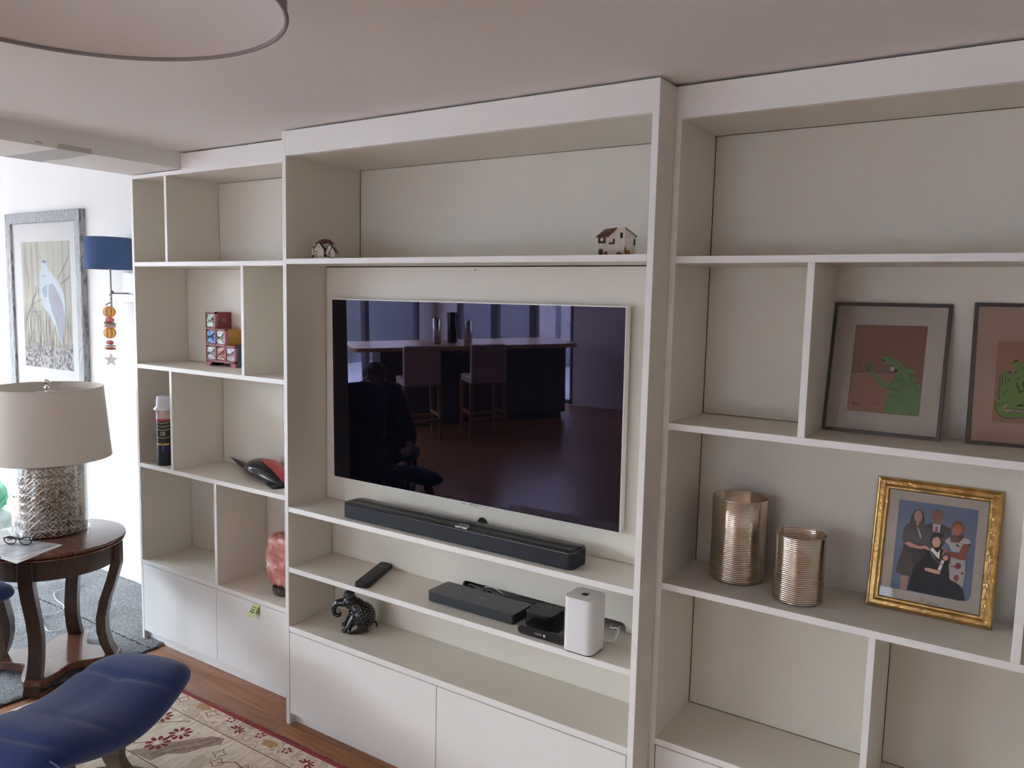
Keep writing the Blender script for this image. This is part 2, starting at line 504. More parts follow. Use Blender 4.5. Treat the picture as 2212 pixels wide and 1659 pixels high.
# thin dark joints where the backs meet the boards
j = MB()
for (xa, za, zb) in ((1.4867, S1, 2.163), (1.4867, 0.394, S3 - TB), (1.4867, S3, S2 - TB), (2.0577, 0.394, S3 - TB), (1.4867, S2, S1 - TB)):
    j.box(xa, xa + 0.0016, d - 0.0072, d - 0.0058, za, zb)
for (xa, xb, z) in ((1.4867, 2.04, 0.3942), (2.058, 2.6, 0.3942), (1.4867, 1.83, S2 + 0.0002), (1.4867, RX1 - TB, 2.1625)):
    j.box(xa, xb, d - 0.0072, d - 0.0058, z, z + 0.0012)
j.build('joint_line', M_GAP, ru)
j = MB().box(TB + 0.0003, TB + 0.0016, 0.377, 0.380, S1, 2.162).box(TB, W - TB, 0.377, 0.3795, 2.1618, 2.163)
j.box(TB + 0.0002, W - TB, 0.196, 0.204, S1 - TB - 0.0038, S1 - TB)
j.build('joint_line', M_GAP, cu)
# ================================================================== TELEVISION AND MEDIA SHELVES
tv = thing('television', (0.708, 0.1625, 0.967), 'large flat television with white edge and black reflective screen in the central bay', 'television')
tv.rotation_euler = (math.radians(0.9), 0, 0)
TW, TH = 1.228, 0.688
M_TVW = M('white_tv_case', (0.80, 0.80, 0.79), 0.35)
MB().box(-TW / 2, TW / 2, 0, 0.028, 0, TH).build('casing', M_TVW, tv, bevel=0.0015)
M_SCR = M('tv_screen', (0.0025, 0.0025, 0.004), 0.015, spec=0.42)
bsdf(M_SCR).inputs['Specular Tint'].default_value = (0.72, 0.60, 1.0, 1)
MB().box(-TW / 2 + 0.0035, TW / 2 - 0.0035, -0.0006, 0.0002, 0.003, TH - 0.0045).build('screen', M_SCR, tv)
lg = MB().box(-0.002, 0.044, 0.0005, 0.012, -0.0085, 0.0).build('logo_bar', M_TVW, tv, bevel=0.001)
text('SAMSUNG', 0.0062, 'lettering', M('grey_print', (0.25, 0.25, 0.26), 0.5), tv, T(0.019, 0.0, -0.0045) @ UPRIGHT)

M_GRILLE = M('speaker_grille', (0.014, 0.017, 0.026), 0.75, var=0.3, scale=900, bump=0.3, bscale=900)
sb = thing('soundbar', (0.7575, 0.074, 0.867), 'long black soundbar on the shelf below the television', 'soundbar')
MB().prism(rrect(-0.4785, 0.4785, -0.049, 0.049, 0.022, 6), 0.002, 0.0505).build('grille', M_GRILLE, sb, smooth=35, bevel=0.0012)
MB().prism(rrect(-0.4780, 0.4780, -0.0485, 0.0485, 0.0215, 6), 0.0505, 0.0525).build('chrome_line', M('dark_chrome_line', (0.22, 0.22, 0.24), 0.25, 1.0), sb, smooth=35)
MB().prism(rrect(-0.4782, 0.4782, -0.0487, 0.0487, 0.0217, 6), 0.0525, 0.0555).prism(rrect(-0.470, 0.470, -0.034, 0.041, 0.014, 6), 0.0555, 0.0572).build('glass_top', M_BLKG, sb, smooth=35, bevel=0.0006)
MB().prism(rrect(-0.45, 0.45, -0.040, 0.040, 0.01, 3), 0.0, 0.002).build('foot_pad', M_BLK, sb)
M_SILV = M('silver_badge', (0.82, 0.82, 0.84), 0.25, 0.9)
MB().box(0.036, 0.084, -0.046, -0.037, 0.0555, 0.0605).build('badge', M_SILV, sb, bevel=0.0008)
text('BOSE', 0.0052, 'lettering', M_BLK, sb, T(0.06, -0.0463, 0.0580) @ UPRIGHT)

rc = thing('remote_control', (0.354, 0.117, 0.6325), 'long black remote control lying diagonally on the shelf above the elephant', 'remote control', rz=0.347)
MB().prism(rrect(-0.0265, 0.0265, -0.119, 0.119, 0.009, 4), 0.001, 0.019).build('case', M('matt_black_plastic', (0.010, 0.011, 0.013), 0.55), rc, smooth=35, bevel=0.003, seg=3)
M_BTN = M('dark_button', (0.035, 0.037, 0.042), 0.35)
for iy in range(9):
    for ix in range(3):
        if iy in (4,) and ix != 1:
            continue
        x, y = (ix - 1) * 0.015, -0.095 + iy * 0.0185
        if iy in (3, 5):
            y += 0.002
        MB().lathe([(0.0045, 0.019), (0.0042, 0.0203), (0.002, 0.0207)], x, y, 12).build('button', M_BTN, rc, smooth=40)
MB().lathe([(0.011, 0.019), (0.0105, 0.0206), (0.007, 0.0206), (0.0065, 0.0195)], 0, 0.066, 24).build('navigation_ring', M_BTN, rc, smooth=40)

bx = thing('media_box', (0.8345, 0.113, 0.6325), 'long flat dark grey connection box on the media shelf left of the white tower', 'media box')
M_BOX = M('charcoal_plastic', (0.022, 0.026, 0.033), 0.42, var=0.06)
MB().prism(rrect(-0.176, 0.176, -0.056, 0.056, 0.009, 4), 0.002, 0.033).build('case', M_BOX, bx, smooth=35, bevel=0.001)
MB().prism(rrect(-0.1775, 0.1775, -0.0575, 0.0575, 0.009, 4), 0.033, 0.0358).build('lid', M('charcoal_lid', (0.040, 0.046, 0.055), 0.35, var=0.05), bx, smooth=35, bevel=0.0008)
MB().box(-0.16, 0.16, -0.045, 0.045, 0, 0.002).build('foot_pad', M_BLK, bx)
text('SAMSUNG', 0.0075, 'lettering', M('light_grey_print', (0.55, 0.57, 0.60), 0.5), bx, T(0.015, 0.002, 0.036) )

st = thing('set_top_box', (1.137, 0.105, 0.6325), 'black set top box with rounded front edge under the small square box', 'set top box')
MB().prism(rrect(-0.0845, 0.0845, -0.072, 0.088, 0.012, 5), 0.002, 0.021).build('case', M_BLKG, st, smooth=35, bevel=0.002)
fb = MB().prism(rrect(-0.0855, 0.0855, 0.001, 0.029, 0.0135, 6), 0.073, 0.084)
fb.tf(Matrix.Rotation(PI / 2, 4, 'X')).build('front_panel', M('gloss_front', (0.008, 0.009, 0.012), 0.2), st, smooth=35, bevel=0.0008)
M_PRT = M('white_print', (0.6, 0.6, 0.68), 0.5)
text('YouView', 0.0065, 'lettering', M_PRT, st, T(-0.010, -0.0842, 0.0145) @ UPRIGHT)
MB().box(0.0085, 0.0150, -0.0845, -0.0839, 0.0105, 0.0175).build('display_square', M_PRT, st)
at = thing('streaming_box', (1.094, 0.114, 0.6535), 'small square black streaming box stacked on the set top box', 'streaming box')
MB().prism(rrect(-0.049, 0.049, -0.049, 0.049, 0.018, 6), 0.0, 0.0335).build('case', M('black_gloss_sides', (0.006, 0.007, 0.009), 0.12), at, smooth=35, bevel=0.001)
MB().prism(rrect(-0.0475, 0.0475, -0.0475, 0.0475, 0.017, 6), 0.0335, 0.0342).build('lid', M('matt_black_lid', (0.028, 0.032, 0.038), 0.5), at, smooth=35)

ap = thing('wifi_router', (1.2735, 0.045, 0.6325), 'tall white square router tower at the right end of the media shelf', 'router')
M_APW = M('gloss_white_plastic', (0.80, 0.80, 0.82), 0.22, spec=0.5)
MB().prism(rrect(-0.049, 0.049, -0.049, 0.049, 0.021, 8), 0.004, 0.168).build('case', M_APW, ap, smooth=40, bevel=0.0012)
MB().prism(rrect(-0.046, 0.046, -0.046, 0.046, 0.019, 8), 0.0, 0.004).build('foot', M_BLK, ap, smooth=40)
def apple_pts(s):
    P = [(0, .30), (.10, .36), (.24, .38), (.37, .32), (.43, .25), (.35, .16), (.32, .04), (.36, -.09), (.46, -.18), (.40, -.32), (.30, -.45), (.20, -.50), (.10, -.47), (0, -.44),
         (-.10, -.47), (-.20, -.50), (-.32, -.42), (-.43, -.25), (-.48, -.05), (-.46, .14), (-.38, .29), (-.26, .37), (-.12, .36)]
    L = [(-.01, .40), (.02, .52), (.10, .62), (.20, .66), (.19, .54), (.11, .44)]
    return [(x * s, y * s) for x, y in P], [(x * s, y * s) for x, y in L]
a, b = apple_pts(0.024)
MB().prism(a, 0.1679, 0.1684).prism(b, 0.1679, 0.1684).build('fruit_logo', M_BLKG, ap)

def cable(name, pts, r, mat, label, group=None):
    from mathutils import geometry
    P = [Vector(p) for p in pts]
    out = []
    for i in range(len(P) - 1):
        p0, p1, p2, p3 = P[max(i - 1, 0)], P[i], P[i + 1], P[min(i + 2, len(P) - 1)]
        for k in range(6):
            t = k / 6
            out.append(0.5 * ((2 * p1) + (-p0 + p2) * t + (2 * p0 - 5 * p1 + 4 * p2 - p3) * t * t + (-p0 + 3 * p1 - 3 * p2 + p3) * t ** 3))
    out.append(P[-1])
    o = MB().tube(out, r, 8).build(name, mat, smooth=180)
    return tag(o, label, 'cable', group)
M_CBL = M('black_cable', (0.012, 0.012, 0.014), 0.45)
M_CW = M('white_cable', (0.75, 0.75, 0.76), 0.4)
cable('power_cable', [(0.80, 0.236, 0.64), (0.772, 0.205, 0.648), (0.74, 0.192, 0.662), (0.745, 0.184, 0.672), (0.80, 0.182, 0.671), (0.90, 0.184, 0.665), (1.0, 0.183, 0.668), (1.05, 0.19, 0.65), (1.08, 0.236, 0.64)], 0.003, M_CBL, 'black cable running behind the long flat media box')
cable('network_cable', [(0.77, 0.236, 0.64), (0.77, 0.205, 0.6375), (0.80, 0.19, 0.6375), (0.95, 0.192, 0.6375), (1.05, 0.185, 0.6375), (1.15, 0.205, 0.6375), (1.2, 0.236, 0.642)], 0.004, M_CBL, 'thicker black cable lying on the media shelf along its back board')
cable('power_lead', [(1.30, 0.236, 0.645), (1.305, 0.20, 0.640), (1.327, 0.155, 0.6355), (1.333, 0.135, 0.636), (1.322, 0.118, 0.642), (1.305, 0.098, 0.650), (1.29, 0.093, 0.655)], 0.0026, M_CW, 'thin white cable behind the white router tower')
cable('charging_lead', [(1.27, 0.236, 0.643), (1.29, 0.19, 0.652), (1.325, 0.165, 0.668), (1.335, 0.15, 0.660), (1.325, 0.13, 0.642), (1.30, 0.098, 0.644)], 0.0022, M_CW, 'looped white cable coming out of the cut-out behind the router tower')
cable('antenna_lead', [(0.79, 0.236, 0.645), (0.79, 0.205, 0.665), (0.83, 0.20, 0.676), (0.875, 0.20, 0.662), (0.86, 0.236, 0.64)], 0.0014, M_CW, 'very thin white lead looping up behind the long flat media box')

# seated elephant ornament
el = thing('elephant_ornament', (0.245, 0.125, 0.399), 'black sitting elephant ornament covered in crystal studs on the bottom shelf', 'ornament', rz=0.588)
def ec(x, y):                       # crop point -> local x, z
    return ((680 + x / 9.215 - 750) / 578.0, (1371.5 - (1210 + y / 9.215)) / 578.0)
e = MB()
e.ball((0.030, 0, 0.056), 0.050, 0.044, 0.056, 28)
e.ball((0.012, 0, 0.082), 0.036, 0.036, 0.040, 22)
hx, hz = ec(560, 900)
e.ball((hx, 0, hz), 0.030, 0.028, 0.030, 22)
e.ball((ec(530, 770)[0], 0, ec(530, 770)[1]), 0.022, 0.020, 0.020, 18)
tr = [(500, 900), (400, 920), (300, 930), (235, 1000), (215, 1090), (240, 1165), (290, 1200), (340, 1190), (352, 1150), (325, 1125)]
e.tube([(ec(*p)[0], 0, ec(*p)[1]) for p in tr], [0.020, 0.017, 0.0135, 0.011, 0.0095, 0.0085, 0.0078, 0.0068, 0.006, 0.005], 14)
for sy_ in (-1, 1):
    yy = 0.020 * sy_
    dx = 0.0 if sy_ < 0 else -0.012
    e.tube([(0.002 + dx, yy, 0.060), (-0.010 + dx, yy * 1.3, 0.040), (-0.022 + dx, yy * 1.5, 0.018), (-0.028 + dx, yy * 1.5, 0.009)], [0.015, 0.0125, 0.011, 0.010], 12)
    e.ball((-0.032 + dx, yy * 1.5, 0.0085), 0.013, 0.010, 0.0085, 12)
    e.tube([(0.050, yy * 1.6, 0.030), (0.020, yy * 2.0, 0.026), (0.000, yy * 2.1, 0.014)], [0.024, 0.018, 0.012], 12)
    e.ball((-0.006, yy * 2.1, 0.0105), 0.015, 0.012, 0.0105, 12)
e.tube([(0.078, 0, 0.035), (0.083, 0.004, 0.022), (0.082, 0.006, 0.010)], [0.004, 0.003, 0.003], 8)
eb = e.build('body', M('black_glaze', (0.008, 0.008, 0.009), 0.18, spec=0.6), el, smooth=180)
rm = eb.modifiers.new('remesh', 'REMESH')
rm.mode = 'VOXEL'
rm.voxel_size = 0.0016
rm.use_smooth_shade = True
for sy_ in (-1, 1):
    MB().ball((0.010, 0.030 * sy_, 0.098), 0.020, 0.005, 0.023, 16).tf(Matrix.Rotation(0.18 * sy_, 4, 'X')).build('ear', M_BLKG, el, smooth=180)
cap = MB().ball((ec(535, 745)[0], 0, ec(535, 755)[1] + 0.004), 0.0205, 0.019, 0.0145, 18)
cap.build('cap', M_BLK, el, smooth=180)
stud = MB()
def put(p, r=0.0016):
    stud.ball(p, r, r, r, 6)
for k in range(220):
    if k > 200: break
    # golden spiral over the body ellipsoid, only where it shows as outer skin
    zf = 1 - 2 * (k + 0.5) / 200
    th = k * 2.39996
    rr = math.sqrt(max(0, 1 - zf * zf))
    p = (0.030 + 0.0505 * rr * math.cos(th), 0.0445 * rr * math.sin(th), 0.056 + 0.0565 * zf)
    if p[2] < 0.008 or (p[0] < 0.0 and abs(p[1]) < 0.03):
        continue
    put(p, 0.0014)
for k in range(60):
    zf = 1 - 2 * (k + 0.5) / 60
    th = k * 2.39996
    rr = math.sqrt(max(0, 1 - zf * zf))
    p = (hx + 0.0302 * rr * math.cos(th), 0.0282 * rr * math.sin(th), hz + 0.0302 * zf)
    if p[0] > hx + 0.012 or p[2] > hz + 0.016:
        continue
    put(p, 0.0013)
tv_ = [Vector((ec(*p)[0], 0, ec(*p)[1])) for p in tr]
trr = [0.020, 0.017, 0.0135, 0.011, 0.0095, 0.0085, 0.0078, 0.0068, 0.006, 0.005]
for i in range(1, 9):
    for sgn, off in ((-1, 0.0), (-1, 0.6), (1, 0.3)):
        q = tv_[i]
        a_ = off
        put((q.x - 0.3 * trr[i], sgn * trr[i] * 0.9, q.z + math.sin(a_) * trr[i] * 0.7), 0.0013)
    t_ = (tv_[i + 1] - tv_[i - 1]).normalized()
    nrm = Vector((t_.z, 0, -t_.x))
    o_ = tv_[i] - nrm * trr[i] if (tv_[i] - nrm * trr[i] - Vector((-0.03, 0, 0.07))).length > (tv_[i] + nrm * trr[i] - Vector((-0.03, 0, 0.07))).length else tv_[i] + nrm * trr[i]
    put(tuple(o_), 0.0018)
for sgn in (-1, 1):
    for k in range(16):                    # ring of crystals round the ear
        a_ = math.radians(-150 + 19 * k)
        put((0.010 + 0.018 * math.cos(a_), sgn * 0.036, 0.098 + 0.019 * math.sin(a_) - 0.004), 0.0011)
    put((-0.004, sgn * 0.036, 0.082), 0.0030)
for k in range(20):                        # crystals round the cap
    a_ = 2 * PI * k / 20
    cx_, cz_ = ec(535, 790)
    put((cx_ + 0.021 * math.cos(a_), 0.0195 * math.sin(a_), cz_ + 0.002 * math.cos(a_) + 0.003), 0.0013)
for sy_ in (-1, 1):
    for k in range(5):
        put((0.0 + 0.010 * k, 0.052 * sy_ - 0.002 * k * sy_, 0.018 + 0.004 * (k % 2)), 0.0014)
        put((-0.020 + 0.004 * k, 0.030 * sy_ + 0.010 * sy_, 0.016 + 0.007 * k), 0.0013)
stud.build('crystal_studs', M('crystal', (0.85, 0.86, 0.90), 0.12, 0.85), el, smooth=180)

# ---- little pottery houses on the top shelf
M_PLW = M('white_pottery', (0.72, 0.66, 0.58), 0.45, var=0.08, scale=120, bump=0.2, bscale=200)
M_RRF = M('russet_roof', (0.115, 0.030, 0.020), 0.5, var=0.3, scale=200, bump=0.4, bscale=300)
M_DRK = M('dark_glaze', (0.020, 0.014, 0.010), 0.4)
M_RST = M('rust_glaze', (0.24, 0.075, 0.025), 0.5, var=0.3, scale=150)
def gable(mb, x0, x1, y0, y1, z0, ze, za, mi=0):
    """box with a gable end facing -y"""
    xm = (x0 + x1) / 2
    vs = [(x, y, z) for y in (y0, y1) for (x, z) in ((x0, z0), (x1, z0), (x1, ze), (xm, za), (x0, ze))]
    return mb.add(vs, [(0, 1, 2, 3, 4), (9, 8, 7, 6, 5), (0, 5, 6, 1), (1, 6, 7, 2), (2, 7, 8, 3), (3, 8, 9, 4), (4, 9, 5, 0)], mi)
def groof(mb, x0, x1, y0, y1, ze, za, t=0.002, ov=0.002):
    xm = (x0 + x1) / 2
    for xa, xb in ((x0 - ov, xm), (x1 + ov, xm)):
        zz = ze - ov * (za - ze) / (xm - x0)
        vs = [(xa, y0 - ov, zz), (xb, y0 - ov, za), (xb, y1, za), (xa, y1, zz), (xa, y0 - ov, zz + t), (xb, y0 - ov, za + t), (xb, y1, za + t), (xa, y1, zz + t)]
        mb.add(vs, [(0, 1, 2, 3), (7, 6, 5, 4), (0, 4, 5, 1), (1, 5, 6, 2), (2, 6, 7, 3), (3, 7, 4, 0)])
    return mb
def arch(mb, x, y, z0, w, h, t=0.0012):
    mb.box(x - w / 2, x - w / 2 + 0.0018, y - t, y, z0, z0 + h * 0.55).box(x + w / 2 - 0.0018, x + w / 2, y - t, y, z0, z0 + h * 0.55)
    pts = [(x + (w / 2 + 0.001) * math.cos(PI * k / 8), z0 + h * 0.62 + (w / 2 + 0.001) * math.sin(PI * k / 8)) for k in range(9)]
    return mb.line(pts, 0.002, y - t)
sl = tag(MB().box(0.022, 0.158, 0.078, 0.142, S1 + 0.0002, S1 + 0.0092).build('display_slab', M('pale_wood_slab', (0.55, 0.49, 0.42), 0.6, var=0.1, scale=30), bevel=0.0008), 'small pale flat slab under the left miniature church', 'slab')
h1 = thing('miniature_church', (0.100, 0.108, S1 + 0.0094), 'small white pottery church with domed brown roof at the left of the top shelf', 'ornament', 'pottery houses on the top shelf', rz=0.50)
h1.scale = (1.45, 1.3, 1.5)
w = MB()
gable(w, -0.021, 0.005, -0.018, 0.006, 0, 0.019, 0.035)
w.box(-0.020, 0.018, 0.000, 0.024, 0, 0.036)
w.box(-0.028, -0.019, -0.012, 0.012, 0, 0.022)
gable(w, 0.012, 0.026, -0.014, 0.010, 0, 0.022, 0.033)
gable(w, 0.022, 0.036, -0.024, 0.004, 0.0, 0.013, 0.023)
w.build('walls', M_PLW, h1, bevel=0.0006)
r = MB()
groof(r, -0.021, 0.005, -0.018, 0.004, 0.019, 0.035)
groof(r, 0.012, 0.026, -0.014, 0.004, 0.022, 0.033)
groof(r, 0.022, 0.036, -0.024, 0.004, 0.013, 0.023)
r.box(-0.029, -0.018, -0.013, 0.012, 0.022, 0.024)
r.lathe([(0.021, 0.036), (0.0205, 0.0375), (0.015, 0.0425), (0.008, 0.0455), (0.002, 0.0460)], 0.0, 0.012, 8)
r.box(-0.022, 0.021, -0.002, 0.026, 0.0345, 0.037)
r.build('roof', M_RRF, h1)
o_ = MB()
arch(o_, -0.009, -0.018, 0, 0.008, 0.015)
arch(o_, 0.029, -0.024, 0, 0.005, 0.010)
o_.box(-0.0012, 0.0012, -0.0192, -0.018, 0.024, 0.0262).tf(T(-0.008, 0, 0))
o_.tube([(0.006, -0.016, 0.0008), (0.020, -0.016, 0.0008)], 0.0014, 6).ball((0.009, -0.014, 0.003), 0.004, 0.003, 0.004, 8).ball((-0.024, -0.014, 0.002), 0.003, 0.003, 0.003, 8)
o_.build('doorway', M_DRK, h1)
h2 = thing('miniature_house', (1.300, 0.105, S1 + 0.0002), 'small white pottery house with red roof at the right of the top shelf', 'ornament', 'pottery houses on the top shelf', rz=0.52)
w = MB()
w.prism([(-0.053, -0.022), (-0.025, -0.022), (-0.022, 0.02), (-0.053, 0.02)], 0, 0.053)
w.add([(-0.025, -0.020, 0), (0.026, -0.024, 0), (0.026, 0.022, 0), (-0.025, 0.022, 0), (-0.025, -0.020, 0.056), (0.026, -0.024, 0.081), (0.026, 0.022, 0.081), (-0.025, 0.022, 0.072), (0.0, -0.021, 0.079), (0.0, 0.022, 0.079)],
      [(3, 2, 1, 0), (0, 1, 5, 8, 4), (2, 3, 7, 9, 6), (1, 2, 6, 5), (3, 0, 4, 7), (4, 8, 9, 7), (8, 5, 6, 9)])
w.add([(0.0262, -0.024, 0), (0.056, -0.010, 0), (0.056, 0.022, 0), (0.0262, 0.022, 0), (0.0262, -0.024, 0.080), (0.056, -0.010, 0.060), (0.056, 0.022, 0.060), (0.0262, 0.022, 0.080)],
      [(3, 2, 1, 0), (4, 5, 6, 7), (0, 1, 5, 4), (1, 2, 6, 5), (2, 3, 7, 6), (3, 0, 4, 7)])
w.build('walls', M_PLW, h2, bevel=0.001)
r = MB()
r.add([(-0.057, -0.026, 0.052), (-0.022, -0.026, 0.054), (0.003, -0.022, 0.0795), (-0.030, 0.024, 0.078), (-0.057, -0.026, 0.0545), (-0.022, -0.026, 0.0565), (0.003, -0.022, 0.0815), (-0.030, 0.024, 0.080)],
      [(3, 2, 1, 0), (4, 5, 6, 7), (0, 1, 5, 4), (1, 2, 6, 5), (2, 3, 7, 6), (3, 0, 4, 7)])
r.add([(0.026, -0.027, 0.080), (0.060, -0.012, 0.057), (0.060, 0.024, 0.057), (0.026, 0.024, 0.080), (0.026, -0.027, 0.082), (0.060, -0.012, 0.059), (0.060, 0.024, 0.059), (0.026, 0.024, 0.082)],
      [(3, 2, 1, 0), (4, 5, 6, 7), (0, 1, 5, 4), (1, 2, 6, 5), (2, 3, 7, 6), (3, 0, 4, 7)])
r.build('roof', M_RRF, h2)
o_ = MB()
o_.box(-0.047, -0.036, -0.0235, -0.022, 0.0, 0.020)
o_.box(-0.050, -0.029, -0.0228, -0.0221, 0.036, 0.053)
o_.box(0.012, 0.019, -0.0246, -0.0228, 0.052, 0.067)
o_.box(-0.020, -0.003, -0.0226, -0.0205, 0.034, 0.039).box(-0.008, -0.003, -0.0226, -0.0205, 0.036, 0.050)
o_.box(0.051, 0.0565, -0.0125, -0.006, 0.032, 0.050)
o_.build('window', M_DRK, h2)
rp_ = MB().ball((-0.028, -0.024, 0.006), 0.006, 0.004, 0.009, 10).ball((0.010, -0.027, 0.005), 0.009, 0.004, 0.008, 10).ball((0.034, -0.024, 0.006), 0.008, 0.004, 0.013, 10).ball((0.027, -0.025, 0.018), 0.0025, 0.003, 0.012, 8)
rp_.tube([(-0.03, -0.025, 0.002), (0.026, -0.028, 0.002), (0.055, -0.014, 0.002)], 0.002, 6)
rp_.build('flower_beds', M_RST, h2, smooth=180)
MB().tube([(-0.0395, -0.0238, 0.0465), (-0.0395, -0.0225, 0.0465)], 0.0052, 16).build('oval_plaque', M_PLW, h2)

# ================================================================== LEFT BAY OBJECTS
dr = thing('trinket_drawers', (-0.764, 0.330, S2), 'stepped miniature chest of drawers in red, ochre and blue with mirrored fronts', 'chest of drawers')
M_RED = M('brick_red_paint', (0.21, 0.045, 0.050), 0.55, var=0.1, scale=60)
M_PNK = M('rose_red_paint', (0.36, 0.125, 0.135), 0.55, var=0.12, scale=80)
M_OCH = M('ochre_paint', (0.50, 0.235, 0.055), 0.55, var=0.1, scale=60)
M_BLU = M('slate_blue_paint', (0.040, 0.075, 0.120), 0.55, var=0.1, scale=60)
y0, y1 = -0.044, 0.044
XC, ZC = [-0.106, -0.036, 0.034, 0.106], [0.022, 0.096, 0.170, 0.246]
fm = MB()
for i in range(3):
    n = 3 - i
    # front grid
    for k in range(n + 1):
        x = XC[k]
        fm.box(x - 0.004 if k else x, x + 0.004 if k < n else x + (0.0 if k == n and n == 3 else 0.004), y0, y1 - 0.003 if False else y0 + 0.012, ZC[i], ZC[i + 1])
    fm.box(XC[0], XC[n], y0, y0 + 0.012, ZC[i] - 0.004, ZC[i] + 0.006)
fm.box(XC[0], XC[1] + 0.004, y0, y0 + 0.012, ZC[3] - 0.008, ZC[3])
fm.box(XC[1], XC[2] + 0.004, y0, y0 + 0.012, ZC[2] - 0.006, ZC[2] + 0.001).box(XC[2], XC[3], y0, y0 + 0.012, ZC[1] - 0.006, ZC[1] + 0.001)
for (xa, xb, xc) in ((-0.106, -0.080, -0.068), (0.106, 0.080, 0.068)):
    fm.add([(xa, y0, 0.022), (xa, y0, 0), (xb, y0, 0), (xc, y0, 0.016), (xc, y0, 0.022), (xa, y0 + 0.01, 0.022), (xa, y0 + 0.01, 0), (xb, y0 + 0.01, 0), (xc, y0 + 0.01, 0.016), (xc, y0 + 0.01, 0.022)],
           [(0, 1, 2, 3, 4), (9, 8, 7, 6, 5), (0, 5, 6, 1), (1, 6, 7, 2), (2, 7, 8, 3), (3, 8, 9, 4)])
fm.build('front_frame', M_PNK, dr)
MB().box(-0.104, XC[1] + 0.003, y0 + 0.012, y1, ZC[2], ZC[3]).build('top_tier', M_RED, dr, bevel=0.001)
MB().box(-0.104, XC[2] + 0.003, y0 + 0.012, y1, ZC[1], ZC[2] - 0.0003).build('middle_tier', M_OCH, dr, bevel=0.001)
MB().box(-0.104, XC[3], y0 + 0.012, y1, 0.018, ZC[1] - 0.0003).box(0.094, 0.106, y0 + 0.01, y1, 0, 0.018).box(-0.106, -0.094, y0 + 0.02, y1, 0, 0.018).build('bottom_tier', M_BLU, dr, bevel=0.001)
MB().box(XC[1] + 0.0031, XC[1] + 0.0036, y0, y0 + 0.014, ZC[2], ZC[3]).build('edge_line', M_PNK, dr)
ro = MB()
for k in range(8):
    a_ = 2 * PI * k / 8
    for rr_ in (0.005, 0.0095):
        ro.tube([(XC[1] + 0.003, 0.002 + rr_ * math.cos(a_), 0.208 + rr_ * math.sin(a_)), (XC[1] + 0.0038, 0.002 + rr_ * math.cos(a_), 0.208 + rr_ * math.sin(a_))], 0.0010, 6)
ro.build('rosette', M('pale_pink_dots', (0.62, 0.42, 0.40), 0.6), dr)
ro = MB()
for k in range(8):
    a_ = 2 * PI * k / 8
    ro.tube([(XC[2] + 0.003, 0.002 + 0.008 * math.cos(a_), 0.133 + 0.008 * math.sin(a_)), (XC[2] + 0.0036, 0.002 + 0.008 * math.cos(a_), 0.133 + 0.008 * math.sin(a_))], 0.0010, 6)
ro.build('rosette', M('brown_dots', (0.30, 0.14, 0.05), 0.6), dr)
pins = MB()
for z_ in (0.078, 0.036):
    pins.ball((0.106, -0.008, z_), 0.0012, 0.0012, 0.0012, 6)
pins.build('pin', M_CHROME, dr)
tints = [(0.75, 0.75, 0.77), (0.70, 0.42, 0.38), (0.60, 0.60, 0.66), (0.25, 0.42, 0.70), (0.80, 0.80, 0.82), (0.62, 0.70, 0.62)]
knobs = [(0.16, 0.16, 0.20), (0.55, 0.22, 0.16), (0.60, 0.12, 0.05), (0.03, 0.06, 0.16), (0.12, 0.12, 0.12), (0.6, 0.6, 0.6)]
q = 0
for i in range(3):
    for k in range(3 - i):
        xa, xb, za, zb = XC[k] + 0.006, XC[k + 1] - 0.006, ZC[i] + 0.008, ZC[i + 1] - 0.010
        xm, zm = (xa + xb) / 2, (za + zb) / 2
        d_ = MB()
        d_.add([(xa, y0 + 0.004, za), (xb, y0 + 0.004, za), (xb, y0 + 0.004, zb), (xa, y0 + 0.004, zb), (xm, y0 - 0.003, zm), (xm - 0.006, y0 + 0.009, zm), (xm + 0.006, y0 + 0.009, zm + 0.008)],
               [(0, 1, 4), (1, 6, 4), (1, 2, 6), (2, 3, 4), (3, 5, 4), (3, 0, 5), (0, 4, 5), (2, 4, 6)])
        d_.box(xa, xb, y0 + 0.010, y0 + 0.03, za, zb)
        t_ = tints[q]
        dm = M('mirrored_drawer_' + 'abcdef'[q], t_, 0.18, 0.95, var=0.35, scale=110, bump=0.8, bscale=140)
        do = d_.build('drawer', dm, dr)
        kn = MB().tube([(xm - 0.004, y0 - 0.001, zm), (xm - 0.004, y0 - 0.006, zm)], 0.002, 8).ball((xm - 0.004, y0 - 0.009, zm), 0.007, 0.005, 0.008, 12)
        kn.build('knob', M('glass_knob_' + 'abcdef'[q], knobs[q], 0.1, spec=0.8), do, smooth=180)
        q += 1

# soldier tin
tn = thing('biscuit_tin', (-1.006, 0.158, S3), 'tall round biscuit tin painted as a moustached soldier in a white hat', 'biscuit tin', rz=0.72)
def tin_mat():
    m = M('soldier_tin_print', (0.05, 0.05, 0.05), 0.35)
    nt = m.node_tree
    tc = nd(nt, 'ShaderNodeTexCoord')
    sx = nd(nt, 'ShaderNodeSeparateXYZ', {0: tc.outputs['Object']})
    z = mth(nt, 'DIVIDE', sx.outputs[2], 0.26)
    nt.links.new(ramp(nt, z, [(0.0, (0.018, 0.024, 0.028)), (0.235, (0.020, 0.022, 0.075)), (0.40, (0.022, 0.024, 0.018)), (0.795, (0.42, 0.030, 0.045)), (0.83, (0.66, 0.47, 0.44))], 'CONSTANT'), bsdf(m).inputs['Base Color'])
    return m
R_ = 0.0375
MB().lathe([(R_ - 0.001, 0), (R_, 0.002), (R_, 0.258), (R_ - 0.002, 0.260)], 0, 0, 40).build('body', tin_mat(), tn, smooth=40)
M_HAT = M('white_tin_lid', (0.62, 0.63, 0.68), 0.3)
